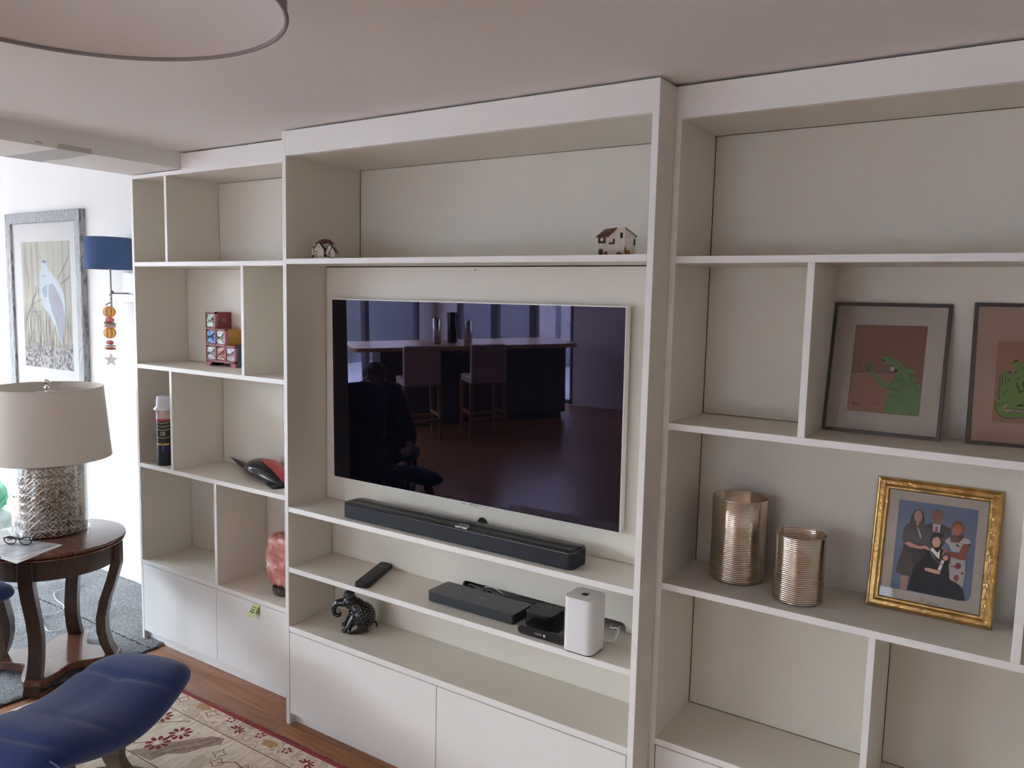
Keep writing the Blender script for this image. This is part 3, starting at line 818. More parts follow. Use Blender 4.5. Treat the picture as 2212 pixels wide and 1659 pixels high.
MB().lathe([(R_ + 0.010, 0.258), (R_ + 0.0105, 0.262), (R_ + 0.002, 0.272), (R_ - 0.001, 0.276), (R_ - 0.002, 0.312), (R_ - 0.005, 0.320), (R_ - 0.012, 0.322)], 0, 0, 40).build('hat_lid', M_HAT, tn, smooth=50)
def onc(mb, a0, a1, z0, z1, dz0=0.0, dr=0.0006, mi=0, n=8):
    """strip wrapped on the tin between two angles (0 = front, -y)"""
    vs, fs = [], []
    for k in range(n + 1):
        t = k / n
        a_ = math.radians(a0 + (a1 - a0) * t) - PI / 2
        off = dz0 * math.sin(PI * t)
        for z in (z0 + off, z1 + off):
            vs.append(((R_ + dr) * math.cos(a_), (R_ + dr) * math.sin(a_), z))
    fs = [(2 * k, 2 * k + 2, 2 * k + 3, 2 * k + 1) for k in range(n)]
    return mb.add(vs, fs, mi)
br_ = MB()
for z in (0.201, 0.185, 0.169, 0.132):
    onc(br_, -38, 38, z, z + 0.0022, -0.004)
    for sg in (-1, 1):
        onc(br_, sg * 38 - 4, sg * 38 + 4, z - 0.001, z + 0.0045)
onc(br_, -14, 14, 0.156, 0.1585); onc(br_, -14, 14, 0.142, 0.1445); onc(br_, -14, -10, 0.142, 0.158); onc(br_, 10, 14, 0.142, 0.158); onc(br_, 0, 11, 0.149, 0.1515)
br_.build('jacket_braid', M('cream_print', (0.62, 0.58, 0.46), 0.4), tn)
gb = MB()
onc(gb, -45, -5, 0.100, 0.108, -0.004); onc(gb, 5, 45, 0.100, 0.108, -0.004); onc(gb, -20, 20, 0.096, 0.101)
gb.build('gold_trim', M('gold_print', (0.62, 0.45, 0.10), 0.4), tn)
fc = MB()
onc(fc, -32, -2, 0.2205, 0.2225, -0.0025); onc(fc, 2, 32, 0.2205, 0.2225, -0.0025)
onc(fc, -46, -18, 0.247, 0.249, 0.004); onc(fc, 18, 46, 0.247, 0.249, 0.004)
onc(fc, -30, -24, 0.2375, 0.241); onc(fc, 24, 30, 0.2375, 0.241)
onc(fc, 62, 100, 0.243, 0.2575); onc(fc, -100, -62, 0.243, 0.2575)
fc.build('face_features', M_DRK, tn)
fb_ = MB()
for z in (0.086, 0.077, 0.068):
    onc(fb_, -3, 3, z, z + 0.003)
fb_.build('button', M('cream_dots', (0.70, 0.68, 0.60), 0.4), tn)

# carved bird
bd = thing('carved_bird', (-0.40, 0.245, S3), 'black carved wooden bird with long beak and painted wing lying on the shelf', 'ornament')
ax = Vector((-0.365, 0.105, 0)).normalized()            # towards the beak tip
sd = Vector((-ax.y, ax.x, 0))
def loft(prof, n=20):
    """(distance along the axis, half width, half height, centre z)"""
    rg = []
    for s_, hw, hh, zc in prof:
        c_ = ax * s_
        rg.append([(c_.x + sd.x * hw * math.cos(2 * PI * i / n), c_.y + sd.y * hw * math.cos(2 * PI * i / n), zc + hh * math.sin(2 * PI * i / n)) for i in range(n)])
    return rg
MB().rings(loft([(0.42, 0.0015, 0.0015, 0.030), (0.36, 0.008, 0.006, 0.026), (0.28, 0.016, 0.011, 0.022), (0.20, 0.026, 0.017, 0.021), (0.15, 0.030, 0.020, 0.021)])).build('beak', M('navy_black_paint', (0.020, 0.024, 0.075), 0.25, var=0.3, scale=40), bd, smooth=180)
MB().rings(loft([(0.168, 0.029, 0.021, 0.022), (0.158, 0.037, 0.025, 0.0255), (0.145, 0.042, 0.028, 0.0285)])).build('orange_collar', M('orange_paint', (0.70, 0.33, 0.09), 0.35), bd, smooth=180)
MB().rings(loft([(0.152, 0.036, 0.023, 0.026), (0.13, 0.052, 0.032, 0.033), (0.09, 0.066, 0.040, 0.041), (0.04, 0.070, 0.042, 0.043), (-0.02, 0.064, 0.038, 0.039), (-0.08, 0.052, 0.030, 0.031), (-0.13, 0.036, 0.020, 0.021), (-0.17, 0.014, 0.010, 0.011)])).build('body', M('black_varnish', (0.012, 0.012, 0.016), 0.18, spec=0.6), bd, smooth=180)
rb = loft([(0.02, 0.071, 0.043, 0.0445), (-0.02, 0.0655, 0.0395, 0.0405), (-0.08, 0.0535, 0.0315, 0.0325), (-0.13, 0.0375, 0.0215, 0.0225), (-0.17, 0.0155, 0.0115, 0.0125)])
MB().rings([r_[4:10] for r_ in rb], 0, False, False).build('red_wing_stripe', M('red_paint', (0.50, 0.05, 0.07), 0.4, var=0.2, scale=60), bd, smooth=180)
def feather_mat():
    m = M('painted_feathers', (0.5, 0.5, 0.5), 0.4)
    nt = m.node_tree
    tc = nd(nt, 'ShaderNodeTexCoord')
    v = nd(nt, 'ShaderNodeTexVoronoi', {'Vector': tc.outputs['Object'], 'Scale': 90.0})
    h = nd(nt, 'ShaderNodeSeparateColor', {0: v.outputs['Color']})
    nt.links.new(ramp(nt, h.outputs[0], [(0.0, (0.05, 0.14, 0.30)), (0.22, (0.62, 0.62, 0.66)), (0.45, (0.55, 0.28, 0.12)), (0.6, (0.02, 0.02, 0.03)), (0.75, (0.50, 0.12, 0.20)), (0.88, (0.66, 0.66, 0.62))], 'CONSTANT'), bsdf(m).inputs['Base Color'])
    return m
MB().rings([r_[9:16] for r_ in rb], 0, False, False).build('painted_wing', feather_mat(), bd, smooth=180)
tl = MB().rings(loft([(-0.10, 0.050, 0.006, 0.012), (-0.16, 0.060, 0.005, 0.007), (-0.185, 0.054, 0.004, 0.0055)]))
tl.build('tail', M_BLKG, bd, smooth=180)

# salt lamp
sp_ = thing('salt_lamp', (-0.255, 0.235, S4), 'rough pink rock salt lamp on a dark wooden base', 'lamp')
def rock(th, ph):
    v = Vector((math.cos(th) * math.cos(ph), math.sin(th) * math.cos(ph), math.sin(ph)))
    k = (abs(v.x) ** 3.4 + abs(v.y) ** 3.4 + abs(v.z) ** 4) ** (-1 / 3.7)
    return k * (1 + 0.16 * noise.noise(v * 2.1 + Vector((3, 1, 7))) + 0.06 * noise.noise(v * 6.0) + 0.03 * noise.noise(v * 14))
rk = MB().ball((0, 0, 0.144), 0.084, 0.076, 0.112, 72, f=rock)
def salt_mat():
    m = M('pink_salt', (0.5, 0.15, 0.12), 0.4, spec=0.6)
    nt = m.node_tree
    b = bsdf(m)
    tc = nd(nt, 'ShaderNodeTexCoord')
    n = nd(nt, 'ShaderNodeTexNoise', {'Vector': tc.outputs['Object'], 'Scale': 14.0, 'Detail': 8.0, 'Roughness': 0.65, 'Distortion': 0.6})
    nt.links.new(ramp(nt, n.outputs['Fac'], [(0.30, (0.34, 0.085, 0.06)), (0.50, (0.56, 0.20, 0.16)), (0.58, (0.66, 0.33, 0.29)), (0.66, (0.88, 0.72, 0.68))]), b.inputs['Base Color'])
    b.inputs['Subsurface Weight'].default_value = 0.25
    b.inputs['Subsurface Radius'].default_value = (0.02, 0.008, 0.005)
    n2 = nd(nt, 'ShaderNodeTexNoise', {'Vector': tc.outputs['Object'], 'Scale': 34.0, 'Detail': 5.0})
    bp_ = nd(nt, 'ShaderNodeBump', {'Height': n2.outputs['Fac'], 'Strength': 0.9, 'Distance': 0.012})
    nt.links.new(bp_.outputs[0], b.inputs['Normal'])
    return m
rk.build('salt_rock', salt_mat(), sp_, smooth=180)
MB().lathe([(0.050, 0), (0.062, 0.004), (0.068, 0.018), (0.066, 0.034), (0.058, 0.036)], 0, 0, 36).build('wooden_base', M('dark_wood_base', (0.055, 0.040, 0.030), 0.4, var=0.4, scale=40), sp_, smooth=50)

# yellow-green tag hanging from the door edge
tg = thing('swing_tag', (-0.303, FL - 0.0004, 0.376), 'small yellow-green folded paper tag hanging from the door edge', 'tag')
M_TAG = M('lime_paper', (0.66, 0.72, 0.30), 0.7, var=0.05)
def sheet(p, t=0.0004):
    a_, b_, c_, d_ = [Vector(x) for x in p]
    n_ = (b_ - a_).cross(d_ - a_).normalized() * t
    return MB().add([a_, b_, c_, d_, a_ + n_, b_ + n_, c_ + n_, d_ + n_], [(0, 1, 2, 3), (7, 6, 5, 4), (0, 4, 5, 1), (1, 5, 6, 2), (2, 6, 7, 3), (3, 7, 4, 0)])
A_, B_ = Vector((-0.018, -0.0006, 0)), Vector((0.018, -0.0006, -0.0015))
dn = Vector((-0.012, -0.028, -0.049))
sheet((A_, A_ + dn, B_ + dn, B_)).build('front_leaf', M_TAG, tg)
sheet((A_ + Vector((0, 0.0003, 0)), B_ + Vector((0, 0.0003, 0)), B_ + Vector((0.002, -0.002, -0.040)), A_ + Vector((0.002, -0.002, -0.040)))).build('back_leaf', M('olive_paper', (0.40, 0.42, 0.16), 0.7), tg)
pr = MB()
ex, ey = (B_ - A_), dn
nn = ex.cross(ey).normalized()
if nn.y > 0: nn = -nn
def pt(u, v): return A_ + ex * u + ey * v + nn * 0.0009
random.seed(5)
for v0, v1, nw in ((0.22, 0.30, 4), (0.40, 0.50, 3), (0.55, 0.68, 5)):
    u = 0.12
    for k in range(nw):
        wd = 0.72 / nw * random.uniform(0.6, 0.95)
        pr.poly([pt(u, v0 + 0.02 * (k % 2)), pt(u + wd, v0), pt(u + wd, v1 - 0.02 * (k % 2)), pt(u, v1)])
        u += 0.76 / nw
pr.build('print', M('dark_green_print', (0.03, 0.10, 0.05), 0.7), tg)
# flat pictures: (colour, outline in metres on the picture plane)
ART = {'family':[['sky',[[0.0566,0.2948],[0.2432,0.2954],[0.2443,0.077],[0.2418,0.0667],[0.2361,0.0601],[0.2254,0.0571],[0.0566,0.0557]]],['skin',[[0.0793,0.0939],[0.0957,0.0946],[0.0941,0.0574],[0.0804,0.0562]]],['floral',[[0.0769,0.1641],[0.0995,0.1573],[0.1048,0.1454],[0.1003,0.0955],[0.0818,0.0945],[0.065,0.1012],[0.0674,0.1212]]],['suit',[[0.1229,0.2366],[0.1411,0.2453],[0.1607,0.2459],[0.1859,0.2358],[0.1884,0.2162],[0.175,0.1956],[0.1664,0.183],[0.1446,0.1715],[0.1235,0.1859],[0.1198,0.2259]]],['hair2',[[0.1648,0.2687],[0.1645,0.263],[0.1627,0.2577],[0.1595,0.2534],[0.1553,0.2508],[0.1506,0.25],[0.1461,0.2511],[0.1422,0.2542],[0.1394,0.2587],[0.1381,0.2641],[0.1384,0.2699],[0.1403,0.2752],[0.1435,0.2794],[0.1477,0.2821],[0.1524,0.2829],[0.1569,0.2816],[0.1608,0.2786],[0.1635,0.2741]]],['skin2',[[0.1615,0.2622],[0.1614,0.2564],[0.1602,0.2511],[0.1578,0.247],[0.1548,0.2444],[0.1513,0.2438],[0.1479,0.2452],[0.1449,0.2485],[0.1427,0.2532],[0.1415,0.2588],[0.1416,0.2646],[0.1429,0.27],[0.1452,0.2741],[0.1483,0.2767],[0.1518,0.2772],[0.1552,0.2758],[0.1582,0.2725],[0.1604,0.2678]]],['white',[[0.142,0.2445],[0.1545,0.2421],[0.1607,0.2459],[0.1595,0.2228],[0.1441,0.2219]]],['red',[[0.1493,0.2366],[0.1541,0.2375],[0.1557,0.2234],[0.1474,0.2219]]],['black',[[0.0746,0.2234],[0.087,0.2359],[0.1028,0.2284],[0.118,0.2274],[0.1283,0.2052],[0.1371,0.1811],[0.1462,0.1536],[0.1544,0.0642],[0.097,0.0589],[0.104,0.1268],[0.0995,0.1573],[0.0769,0.1641],[0.0773,0.1772],[0.0719,0.1949]]],['hair1',[[0.0866,0.2312],[0.0886,0.2539],[0.0971,0.2712],[0.1084,0.2759],[0.1177,0.2663],[0.1225,0.2467],[0.122,0.2337],[0.1157,0.2159],[0.1113,0.2095],[0.1028,0.2284],[0.0905,0.2169]]],['skin',[[0.1155,0.2575],[0.1155,0.2517],[0.1143,0.2464],[0.1122,0.2422],[0.1093,0.2397],[0.106,0.2391],[0.1028,0.2406],[0.0999,0.2439],[0.0978,0.2487],[0.0967,0.2544],[0.0967,0.2602],[0.0979,0.2656],[0.1,0.2698],[0.1029,0.2723],[0.1062,0.2728],[0.1095,0.2713],[0.1123,0.268],[0.1144,0.2632]]],['skin',[[0.1026,0.2395],[0.1094,0.2389],[0.1093,0.2314],[0.1041,0.2324]]],['white',[[0.1053,0.2289],[0.1109,0.2224],[0.1189,0.2035],[0.1174,0.1977],[0.1133,0.2062]]],['white',[[0.1891,0.1638],[0.2249,0.1628],[0.2263,0.1193],[0.224,0.092],[0.2089,0.1013],[0.191,0.1065],[0.1877,0.1437]]],['red',[[0.2161,0.1458],[0.2159,0.143],[0.2149,0.1404],[0.2132,0.1382],[0.211,0.1368],[0.2086,0.1363],[0.2062,0.1368],[0.2042,0.1382],[0.2028,0.1403],[0.2021,0.143],[0.2023,0.1458],[0.2033,0.1484],[0.205,0.1506],[0.2072,0.152],[0.2096,0.1525],[0.212,0.152],[0.214,0.1506],[0.2154,0.1484]]],['red',[[0.1933,0.143],[0.2037,0.1424],[0.204,0.1398],[0.1944,0.1396]]],['red',[[0.2138,0.1149],[0.2136,0.1121],[0.2128,0.1095],[0.2114,0.1074],[0.2096,0.106],[0.2075,0.1056],[0.2055,0.1061],[0.2038,0.1076],[0.2025,0.1097],[0.2019,0.1124],[0.2021,0.1152],[0.2029,0.1178],[0.2043,0.1199],[0.2061,0.1212],[0.2082,0.1216],[0.2102,0.1211],[0.2119,0.1197],[0.2132,0.1175]]],['red',[[0.2228,0.1284],[0.2228,0.127],[0.2224,0.1258],[0.2217,0.1248],[0.2209,0.1241],[0.2199,0.1239],[0.2189,0.1242],[0.2181,0.1249],[0.2175,0.1259],[0.2173,0.1272],[0.2173,0.1286],[0.2177,0.1299],[0.2184,0.1309],[0.2192,0.1315],[0.2202,0.1317],[0.2211,0.1315],[0.222,0.1307],[0.2225,0.1297]]],['red',[[0.2051,0.1094],[0.2105,0.1106],[0.2089,0.1013]]],['skin2',[[0.1889,0.22],[0.2115,0.2259],[0.2178,0.2171],[0.2032,0.2027],[0.1855,0.2039]]],['white',[[0.1742,0.2045],[0.1845,0.215],[0.1873,0.2015],[0.2063,0.2036],[0.2161,0.2186],[0.2288,0.2165],[0.2332,0.2062],[0.2159,0.2024],[0.2116,0.179],[0.1925,0.179],[0.1849,0.192],[0.1744,0.2018]]],['black',[[0.2274,0.2054],[0.2328,0.2064],[0.2318,0.2]]],['suit',[[0.1986,0.2],[0.2068,0.1979],[0.2087,0.1938],[0.2023,0.1944]]],['skin2',[[0.2151,0.2026],[0.23,0.2032],[0.2245,0.1762],[0.2234,0.162],[0.21,0.1616],[0.1816,0.166],[0.1792,0.1755],[0.2085,0.1784]]],['red',[[0.1799,0.1675],[0.1908,0.1623],[0.1916,0.1444],[0.1866,0.147]]],['skin2',[[0.1665,0.1812],[0.1812,0.1804],[0.1802,0.173],[0.1704,0.1747]]],['hair3',[[0.2156,0.245],[0.2152,0.2393],[0.213,0.2339],[0.2093,0.2295],[0.2045,0.2267],[0.1993,0.2257],[0.1941,0.2268],[0.1897,0.2297],[0.1866,0.2342],[0.1852,0.2397],[0.1856,0.2455],[0.1878,0.2509],[0.1916,0.2553],[0.1964,0.2581],[0.2017,0.259],[0.2068,0.2579],[0.2112,0.255],[0.2142,0.2505]]],['skin2',[[0.2108,0.2384],[0.2106,0.2333],[0.2091,0.2286],[0.2065,0.2248],[0.2031,0.2224],[0.1992,0.2217],[0.1955,0.2228],[0.1923,0.2255],[0.19,0.2296],[0.1889,0.2345],[0.1891,0.2396],[0.1906,0.2444],[0.1933,0.2482],[0.1967,0.2505],[0.2005,0.2512],[0.2043,0.2501],[0.2075,0.2473],[0.2097,0.2433]]],['black',[[0.138,0.1721],[0.1505,0.1782],[0.1696,0.1836],[0.1877,0.1437],[0.1929,0.1069],[0.209,0.1004],[0.2243,0.0885],[0.2322,0.061],[0.2191,0.058],[0.0971,0.0586],[0.1106,0.1281],[0.1298,0.154]]],['hair1',[[0.1684,0.1962],[0.1682,0.1894],[0.1663,0.1831],[0.1629,0.1781],[0.1586,0.1749],[0.1537,0.1739],[0.1488,0.1754],[0.1447,0.179],[0.1417,0.1844],[0.1402,0.1909],[0.1404,0.1977],[0.1424,0.204],[0.1458,0.2091],[0.1502,0.2122],[0.1551,0.2131],[0.1599,0.2117],[0.164,0.208],[0.167,0.2026]]],['skin',[[0.1642,0.1981],[0.1641,0.1932],[0.1628,0.1887],[0.1605,0.1851],[0.1575,0.1828],[0.1542,0.1822],[0.1509,0.1833],[0.148,0.1859],[0.146,0.1898],[0.145,0.1945],[0.1451,0.1994],[0.1464,0.204],[0.1487,0.2076],[0.1517,0.2098],[0.155,0.2105],[0.1583,0.2094],[0.1612,0.2067],[0.1632,0.2028]]],['black',[[0.1393,0.2118],[0.1533,0.2199],[0.1711,0.2204],[0.1673,0.2087],[0.1558,0.2103],[0.1432,0.2043]]],['green',[[0.1368,0.1755],[0.1446,0.1715],[0.1634,0.1442],[0.1694,0.1581],[0.171,0.1712],[0.1758,0.1775],[0.1734,0.1589],[0.1652,0.1419],[0.1495,0.1542]]],['white',[[0.1424,0.1739],[0.147,0.1812],[0.1595,0.1689],[0.1652,0.1782],[0.1655,0.1537],[0.1607,0.1564]]],['skin',[[0.0792,0.1791],[0.0883,0.1858],[0.1159,0.178],[0.1304,0.1831],[0.1412,0.176],[0.1405,0.1717],[0.1278,0.1747],[0.1165,0.1713],[0.0946,0.1727]]],['gold',[[0.172,0.175],[0.1752,0.1747],[0.1744,0.1664],[0.172,0.1659]]],['skin',[[0.1855,0.1604],[0.1854,0.158],[0.1845,0.1558],[0.183,0.154],[0.1812,0.1528],[0.1791,0.1523],[0.177,0.1528],[0.1753,0.154],[0.1741,0.1558],[0.1735,0.158],[0.1737,0.1604],[0.1745,0.1627],[0.176,0.1645],[0.1779,0.1657],[0.18,0.1661],[0.182,0.1657],[0.1837,0.1645],[0.185,0.1626]]],['white',[[0.1715,0.1531],[0.1776,0.1516],[0.1711,0.1254],[0.1639,0.1261]]],['red',[[0.1692,0.1427],[0.1757,0.1421],[0.1744,0.1392],[0.1687,0.1398]]],['skin',[[0.1341,0.1246],[0.1422,0.1262],[0.1636,0.1246],[0.1714,0.1237],[0.1697,0.1146],[0.1563,0.1151],[0.1347,0.118]]]],
'dragon1':[['brown',[[0.0614,0.2955],[0.2344,0.2975],[0.2361,0.2931],[0.2362,0.0594],[0.1498,0.0588],[0.0621,0.0593],[0.0596,0.0637],[0.0604,0.2927]]],['rose',[[0.0602,0.1644],[0.1663,0.1675],[0.1686,0.1519],[0.1498,0.1361],[0.1591,0.1242],[0.1489,0.0596],[0.0621,0.0593],[0.0596,0.0637]]],['grey',[[0.1312,0.1668],[0.1356,0.1811],[0.1454,0.1899],[0.1562,0.1798],[0.1573,0.1681]]],['green',[[0.1296,0.2055],[0.1392,0.2126],[0.1525,0.2102],[0.1813,0.1976],[0.1922,0.184],[0.1943,0.1788],[0.2035,0.183],[0.2149,0.1802],[0.2193,0.1752],[0.2048,0.1688],[0.1991,0.1702],[0.2068,0.1645],[0.2268,0.1536],[0.2139,0.1473],[0.2342,0.141],[0.2345,0.1287],[0.2361,0.06],[0.15,0.0603],[0.1547,0.0844],[0.1549,0.1077],[0.1591,0.1242],[0.1474,0.126],[0.1371,0.1314],[0.115,0.1533],[0.0984,0.1694],[0.1097,0.1739],[0.1353,0.1494],[0.1497,0.1369],[0.1653,0.1445],[0.1686,0.1519],[0.1665,0.1661],[0.1771,0.1731],[0.1544,0.1904],[0.1356,0.1983]]],['dark',[[0.1527,0.1912],[0.1645,0.1875],[0.177,0.1749],[0.1724,0.1719],[0.1619,0.1711],[0.1651,0.1804]]],['dark',[[0.1308,0.2052],[0.1383,0.2039],[0.1439,0.197],[0.1372,0.1984]]],['cream',[[0.1681,0.1802],[0.1679,0.178],[0.1671,0.176],[0.1657,0.1744],[0.1639,0.1735],[0.1618,0.1734],[0.1599,0.174],[0.1582,0.1754],[0.157,0.1772],[0.1564,0.1794],[0.1566,0.1816],[0.1574,0.1836],[0.1588,0.1852],[0.1606,0.1861],[0.1627,0.1862],[0.1646,0.1856],[0.1663,0.1842],[0.1675,0.1824]]],['dark',[[0.1963,0.1834],[0.2008,0.186],[0.2066,0.1841]]],['olive',[[0.1159,0.1825],[0.1156,0.179],[0.1141,0.1759],[0.1116,0.1735],[0.1083,0.1721],[0.1048,0.1719],[0.1013,0.1728],[0.0983,0.1748],[0.0962,0.1777],[0.0952,0.1811],[0.0955,0.1846],[0.097,0.1877],[0.0996,0.1901],[0.1028,0.1915],[0.1064,0.1917],[0.1099,0.1908],[0.1129,0.1887],[0.1149,0.1858]]],['dark',[[0.0973,0.1721],[0.1108,0.1708],[0.1102,0.1684],[0.0985,0.1689]]],['dark',[[0.143,0.21],[0.143,0.2095],[0.1427,0.209],[0.1423,0.2087],[0.1418,0.2085],[0.1412,0.2084],[0.1407,0.2086],[0.1402,0.2089],[0.1399,0.2093],[0.1398,0.2098],[0.1398,0.2103],[0.1401,0.2107],[0.1405,0.2111],[0.141,0.2113],[0.1415,0.2113],[0.1421,0.2112],[0.1426,0.2109],[0.1429,0.2105]]],['dark',[[0.1807,0.1832],[0.1807,0.1825],[0.1805,0.1818],[0.1803,0.1813],[0.1799,0.181],[0.1794,0.181],[0.179,0.1812],[0.1786,0.1817],[0.1783,0.1823],[0.1782,0.183],[0.1782,0.1838],[0.1783,0.1844],[0.1786,0.1849],[0.179,0.1852],[0.1795,0.1852],[0.1799,0.185],[0.1803,0.1846],[0.1806,0.1839]]],['dark',[[0.0698,0.082],[0.0781,0.0837],[0.076,0.0789],[0.0887,0.0792],[0.0881,0.0773],[0.0713,0.0752]]]],
'dragon1l':[[[0.0602,0.1644],[0.0953,0.1665]],[[0.122,0.1674],[0.1663,0.1675]],[[0.0774,0.1937],[0.0834,0.1932],[0.0824,0.1867],[0.0773,0.1864],[0.075,0.1926]],[[0.0799,0.1856],[0.0799,0.1654]],[[0.076,0.1648],[0.084,0.1648]],[[0.085,0.1685],[0.1017,0.187]],[[0.1676,0.1626],[0.1783,0.1607],[0.1893,0.1641]],[[0.1683,0.1554],[0.1807,0.1519],[0.1933,0.1555]],[[0.1698,0.1484],[0.1845,0.1459],[0.1955,0.1486]],[[0.1506,0.1271],[0.1638,0.1255],[0.1812,0.1296],[0.2011,0.1401]],[[0.1584,0.1134],[0.1688,0.1071],[0.19,0.105]],[[0.167,0.1258],[0.1869,0.1203]],[[0.1546,0.0853],[0.1645,0.0844],[0.1778,0.0808]],[[0.1302,0.1173],[0.1465,0.1183]],[[0.2018,0.1668],[0.2167,0.1431],[0.2313,0.1214]],[[0.1186,0.0828],[0.135,0.084],[0.1403,0.0974]],[[0.1256,0.0961],[0.138,0.0963]],[[0.1582,0.1331],[0.1685,0.1447]],[[0.1219,0.1683],[0.1256,0.1731]]],
'dragon2':[['peach',[[0.0559,0.2625],[0.1597,0.2669],[0.1713,0.0604],[0.0547,0.0604]]],['green',[[0.1629,0.2114],[0.1134,0.2187],[0.1083,0.211],[0.0965,0.2116],[0.0883,0.2061],[0.0982,0.2016],[0.0978,0.1903],[0.0909,0.1799],[0.0863,0.1847],[0.0785,0.1892],[0.0712,0.1863],[0.0667,0.1797],[0.066,0.1633],[0.0671,0.1457],[0.0635,0.1329],[0.0655,0.1167],[0.0604,0.1113],[0.0593,0.0973],[0.0631,0.0838],[0.0756,0.0735],[0.0928,0.0724],[0.1214,0.0785],[0.1597,0.0829],[0.1696,0.0911]]],['cream',[[0.0731,0.0971],[0.0805,0.109],[0.0861,0.1056],[0.0797,0.0964],[0.0915,0.0948],[0.1206,0.0921],[0.1487,0.0931],[0.1489,0.0894],[0.1112,0.0864],[0.0983,0.0891],[0.0857,0.0856],[0.0788,0.0925]]],['dark',[[0.0994,0.1617],[0.1027,0.1606],[0.1097,0.1399],[0.1177,0.1435],[0.1178,0.1417],[0.1089,0.1354]]],['dark',[[0.0775,0.1892],[0.0861,0.1884],[0.0906,0.1849],[0.0881,0.1823],[0.083,0.187]]],['dark',[[0.1007,0.1018],[0.1121,0.1076],[0.1198,0.107],[0.1199,0.1039]]],['dark',[[0.0857,0.2047],[0.0972,0.2191],[0.1015,0.2181],[0.1007,0.2137],[0.0923,0.2101]]],['dark',[[0.1142,0.1626],[0.1173,0.1641],[0.118,0.1516],[0.1154,0.1515]]]],
'dragon2l':[[[0.0652,0.1784],[0.0665,0.1457],[0.0606,0.1276]],[[0.0715,0.1813],[0.0709,0.1535]],[[0.0791,0.1792],[0.0765,0.1589]],[[0.087,0.1734],[0.0819,0.1593]],[[0.0657,0.1318],[0.0666,0.1167],[0.0622,0.1177]],[[0.0594,0.1112],[0.0597,0.0961],[0.0643,0.0826],[0.0768,0.0723],[0.095,0.0713],[0.1286,0.0778]],[[0.0731,0.0971],[0.0805,0.109],[0.0884,0.1121]],[[0.0787,0.095],[0.0915,0.0948],[0.1206,0.0921]],[[0.0857,0.0856],[0.0983,0.0891],[0.1112,0.0864],[0.1208,0.0884]],[[0.0744,0.1311],[0.0825,0.1405],[0.0865,0.1445]],[[0.0929,0.1825],[0.1009,0.1905]],[[0.1069,0.1984],[0.1146,0.1976]],[[0.0969,0.169],[0.1084,0.1716]],[[0.065,0.1078],[0.0675,0.1017],[0.0717,0.1033]]],
'heron':[['heron',[[-2.7793,1.8198],[-2.7443,1.8383],[-2.7115,1.8314],[-2.7013,1.7927],[-2.6638,1.766],[-2.5771,1.7067],[-2.5237,1.6479],[-2.5072,1.5758],[-2.5231,1.443],[-2.5659,1.331],[-2.6008,1.3864],[-2.6356,1.4455],[-2.6966,1.5108],[-2.7537,1.5499],[-2.79,1.6034],[-2.8059,1.6914],[-2.791,1.7592],[-2.7686,1.7861]]],['lilac',[[-2.6892,1.6925],[-2.6428,1.6962],[-2.582,1.6405],[-2.5353,1.5752],[-2.5184,1.5095],[-2.5292,1.4295],[-2.5652,1.3411],[-2.5942,1.3867],[-2.6209,1.4662],[-2.6685,1.5318],[-2.6989,1.6186]]],['bluegrey',[[-2.7785,1.7457],[-2.7116,1.7459],[-2.7396,1.729]]],['bluegrey',[[-2.7783,1.6646],[-2.7091,1.6923],[-2.7149,1.6183],[-2.7494,1.6042]]],['beak',[[-2.7802,1.8097],[-2.7708,1.7915],[-2.8859,1.7693],[-2.8361,1.7896]]],['slate',[[-2.7789,1.8252],[-2.7376,1.8383],[-2.709,1.8294],[-2.7194,1.8161],[-2.7522,1.823]]],['beak',[[-2.6401,1.3847],[-2.6204,1.3855],[-2.6351,1.2768],[-2.651,1.2759]]]],
'heronl':[[[-2.9826,1.4535],[-2.9489,1.5172],[-2.8959,1.567],[-2.7835,1.6001]],[[-2.9109,1.5529],[-2.8936,1.5946],[-2.8487,1.6365],[-2.8453,1.6775]],[[-2.9211,1.5146],[-2.8716,1.5249],[-2.7897,1.5217]],[[-2.858,1.5232],[-2.8335,1.4862],[-2.8507,1.4443]],[[-2.5821,1.7264],[-2.5201,1.7857],[-2.4516,1.8632]],[[-2.5588,1.6936],[-2.4999,1.7138],[-2.4477,1.7401]],[[-2.9615,1.2863],[-2.9261,1.372],[-2.8946,1.415]],[[-2.947,1.7865],[-2.9238,1.7316],[-2.9366,1.6627]],[[-2.8187,1.5004],[-2.8037,1.4323],[-2.8189,1.3285]],[[-2.6676,1.3699],[-2.6661,1.3022]],[[-2.7351,1.53],[-2.7412,1.3665]],[[-2.6976,1.4973],[-2.7036,1.3342]],[[-2.789,1.8669],[-2.7772,1.8466]]]}
# ================================================================== RIGHT BAY OBJECTS
M_METV = M('champagne_metal', (0.62, 0.53, 0.43), 0.14, 1.0, var=0.08, scale=10)
def ring_bump(m, freq, strength=0.5, lo=0.0):
    nt = m.node_tree
    tc = nd(nt, 'ShaderNodeTexCoord')
    sx = nd(nt, 'ShaderNodeSeparateXYZ', {0: tc.outputs['Object']})
    n = nd(nt, 'ShaderNodeTexNoise', {'Vector': tc.outputs['Object'], 'Scale': 6.0})
    w_ = mth(nt, 'SINE', mth(nt, 'ADD', mth(nt, 'MULTIPLY', sx.outputs[2], freq), mth(nt, 'MULTIPLY', n.outputs['Fac'], 4.0)))
    env = mth(nt, 'MULTIPLY', w_, mth(nt, 'SUBTRACT', 1.0, mth(nt, 'SMOOTH_MIN', mth(nt, 'MULTIPLY', sx.outputs[2], 4.5), 1.0, 0.2)))
    bp_ = nd(nt, 'ShaderNodeBump', {'Height': env, 'Strength': strength, 'Distance': 0.0016})
    nt.links.new(bp_.outputs[0], bsdf(m).inputs['Normal'])
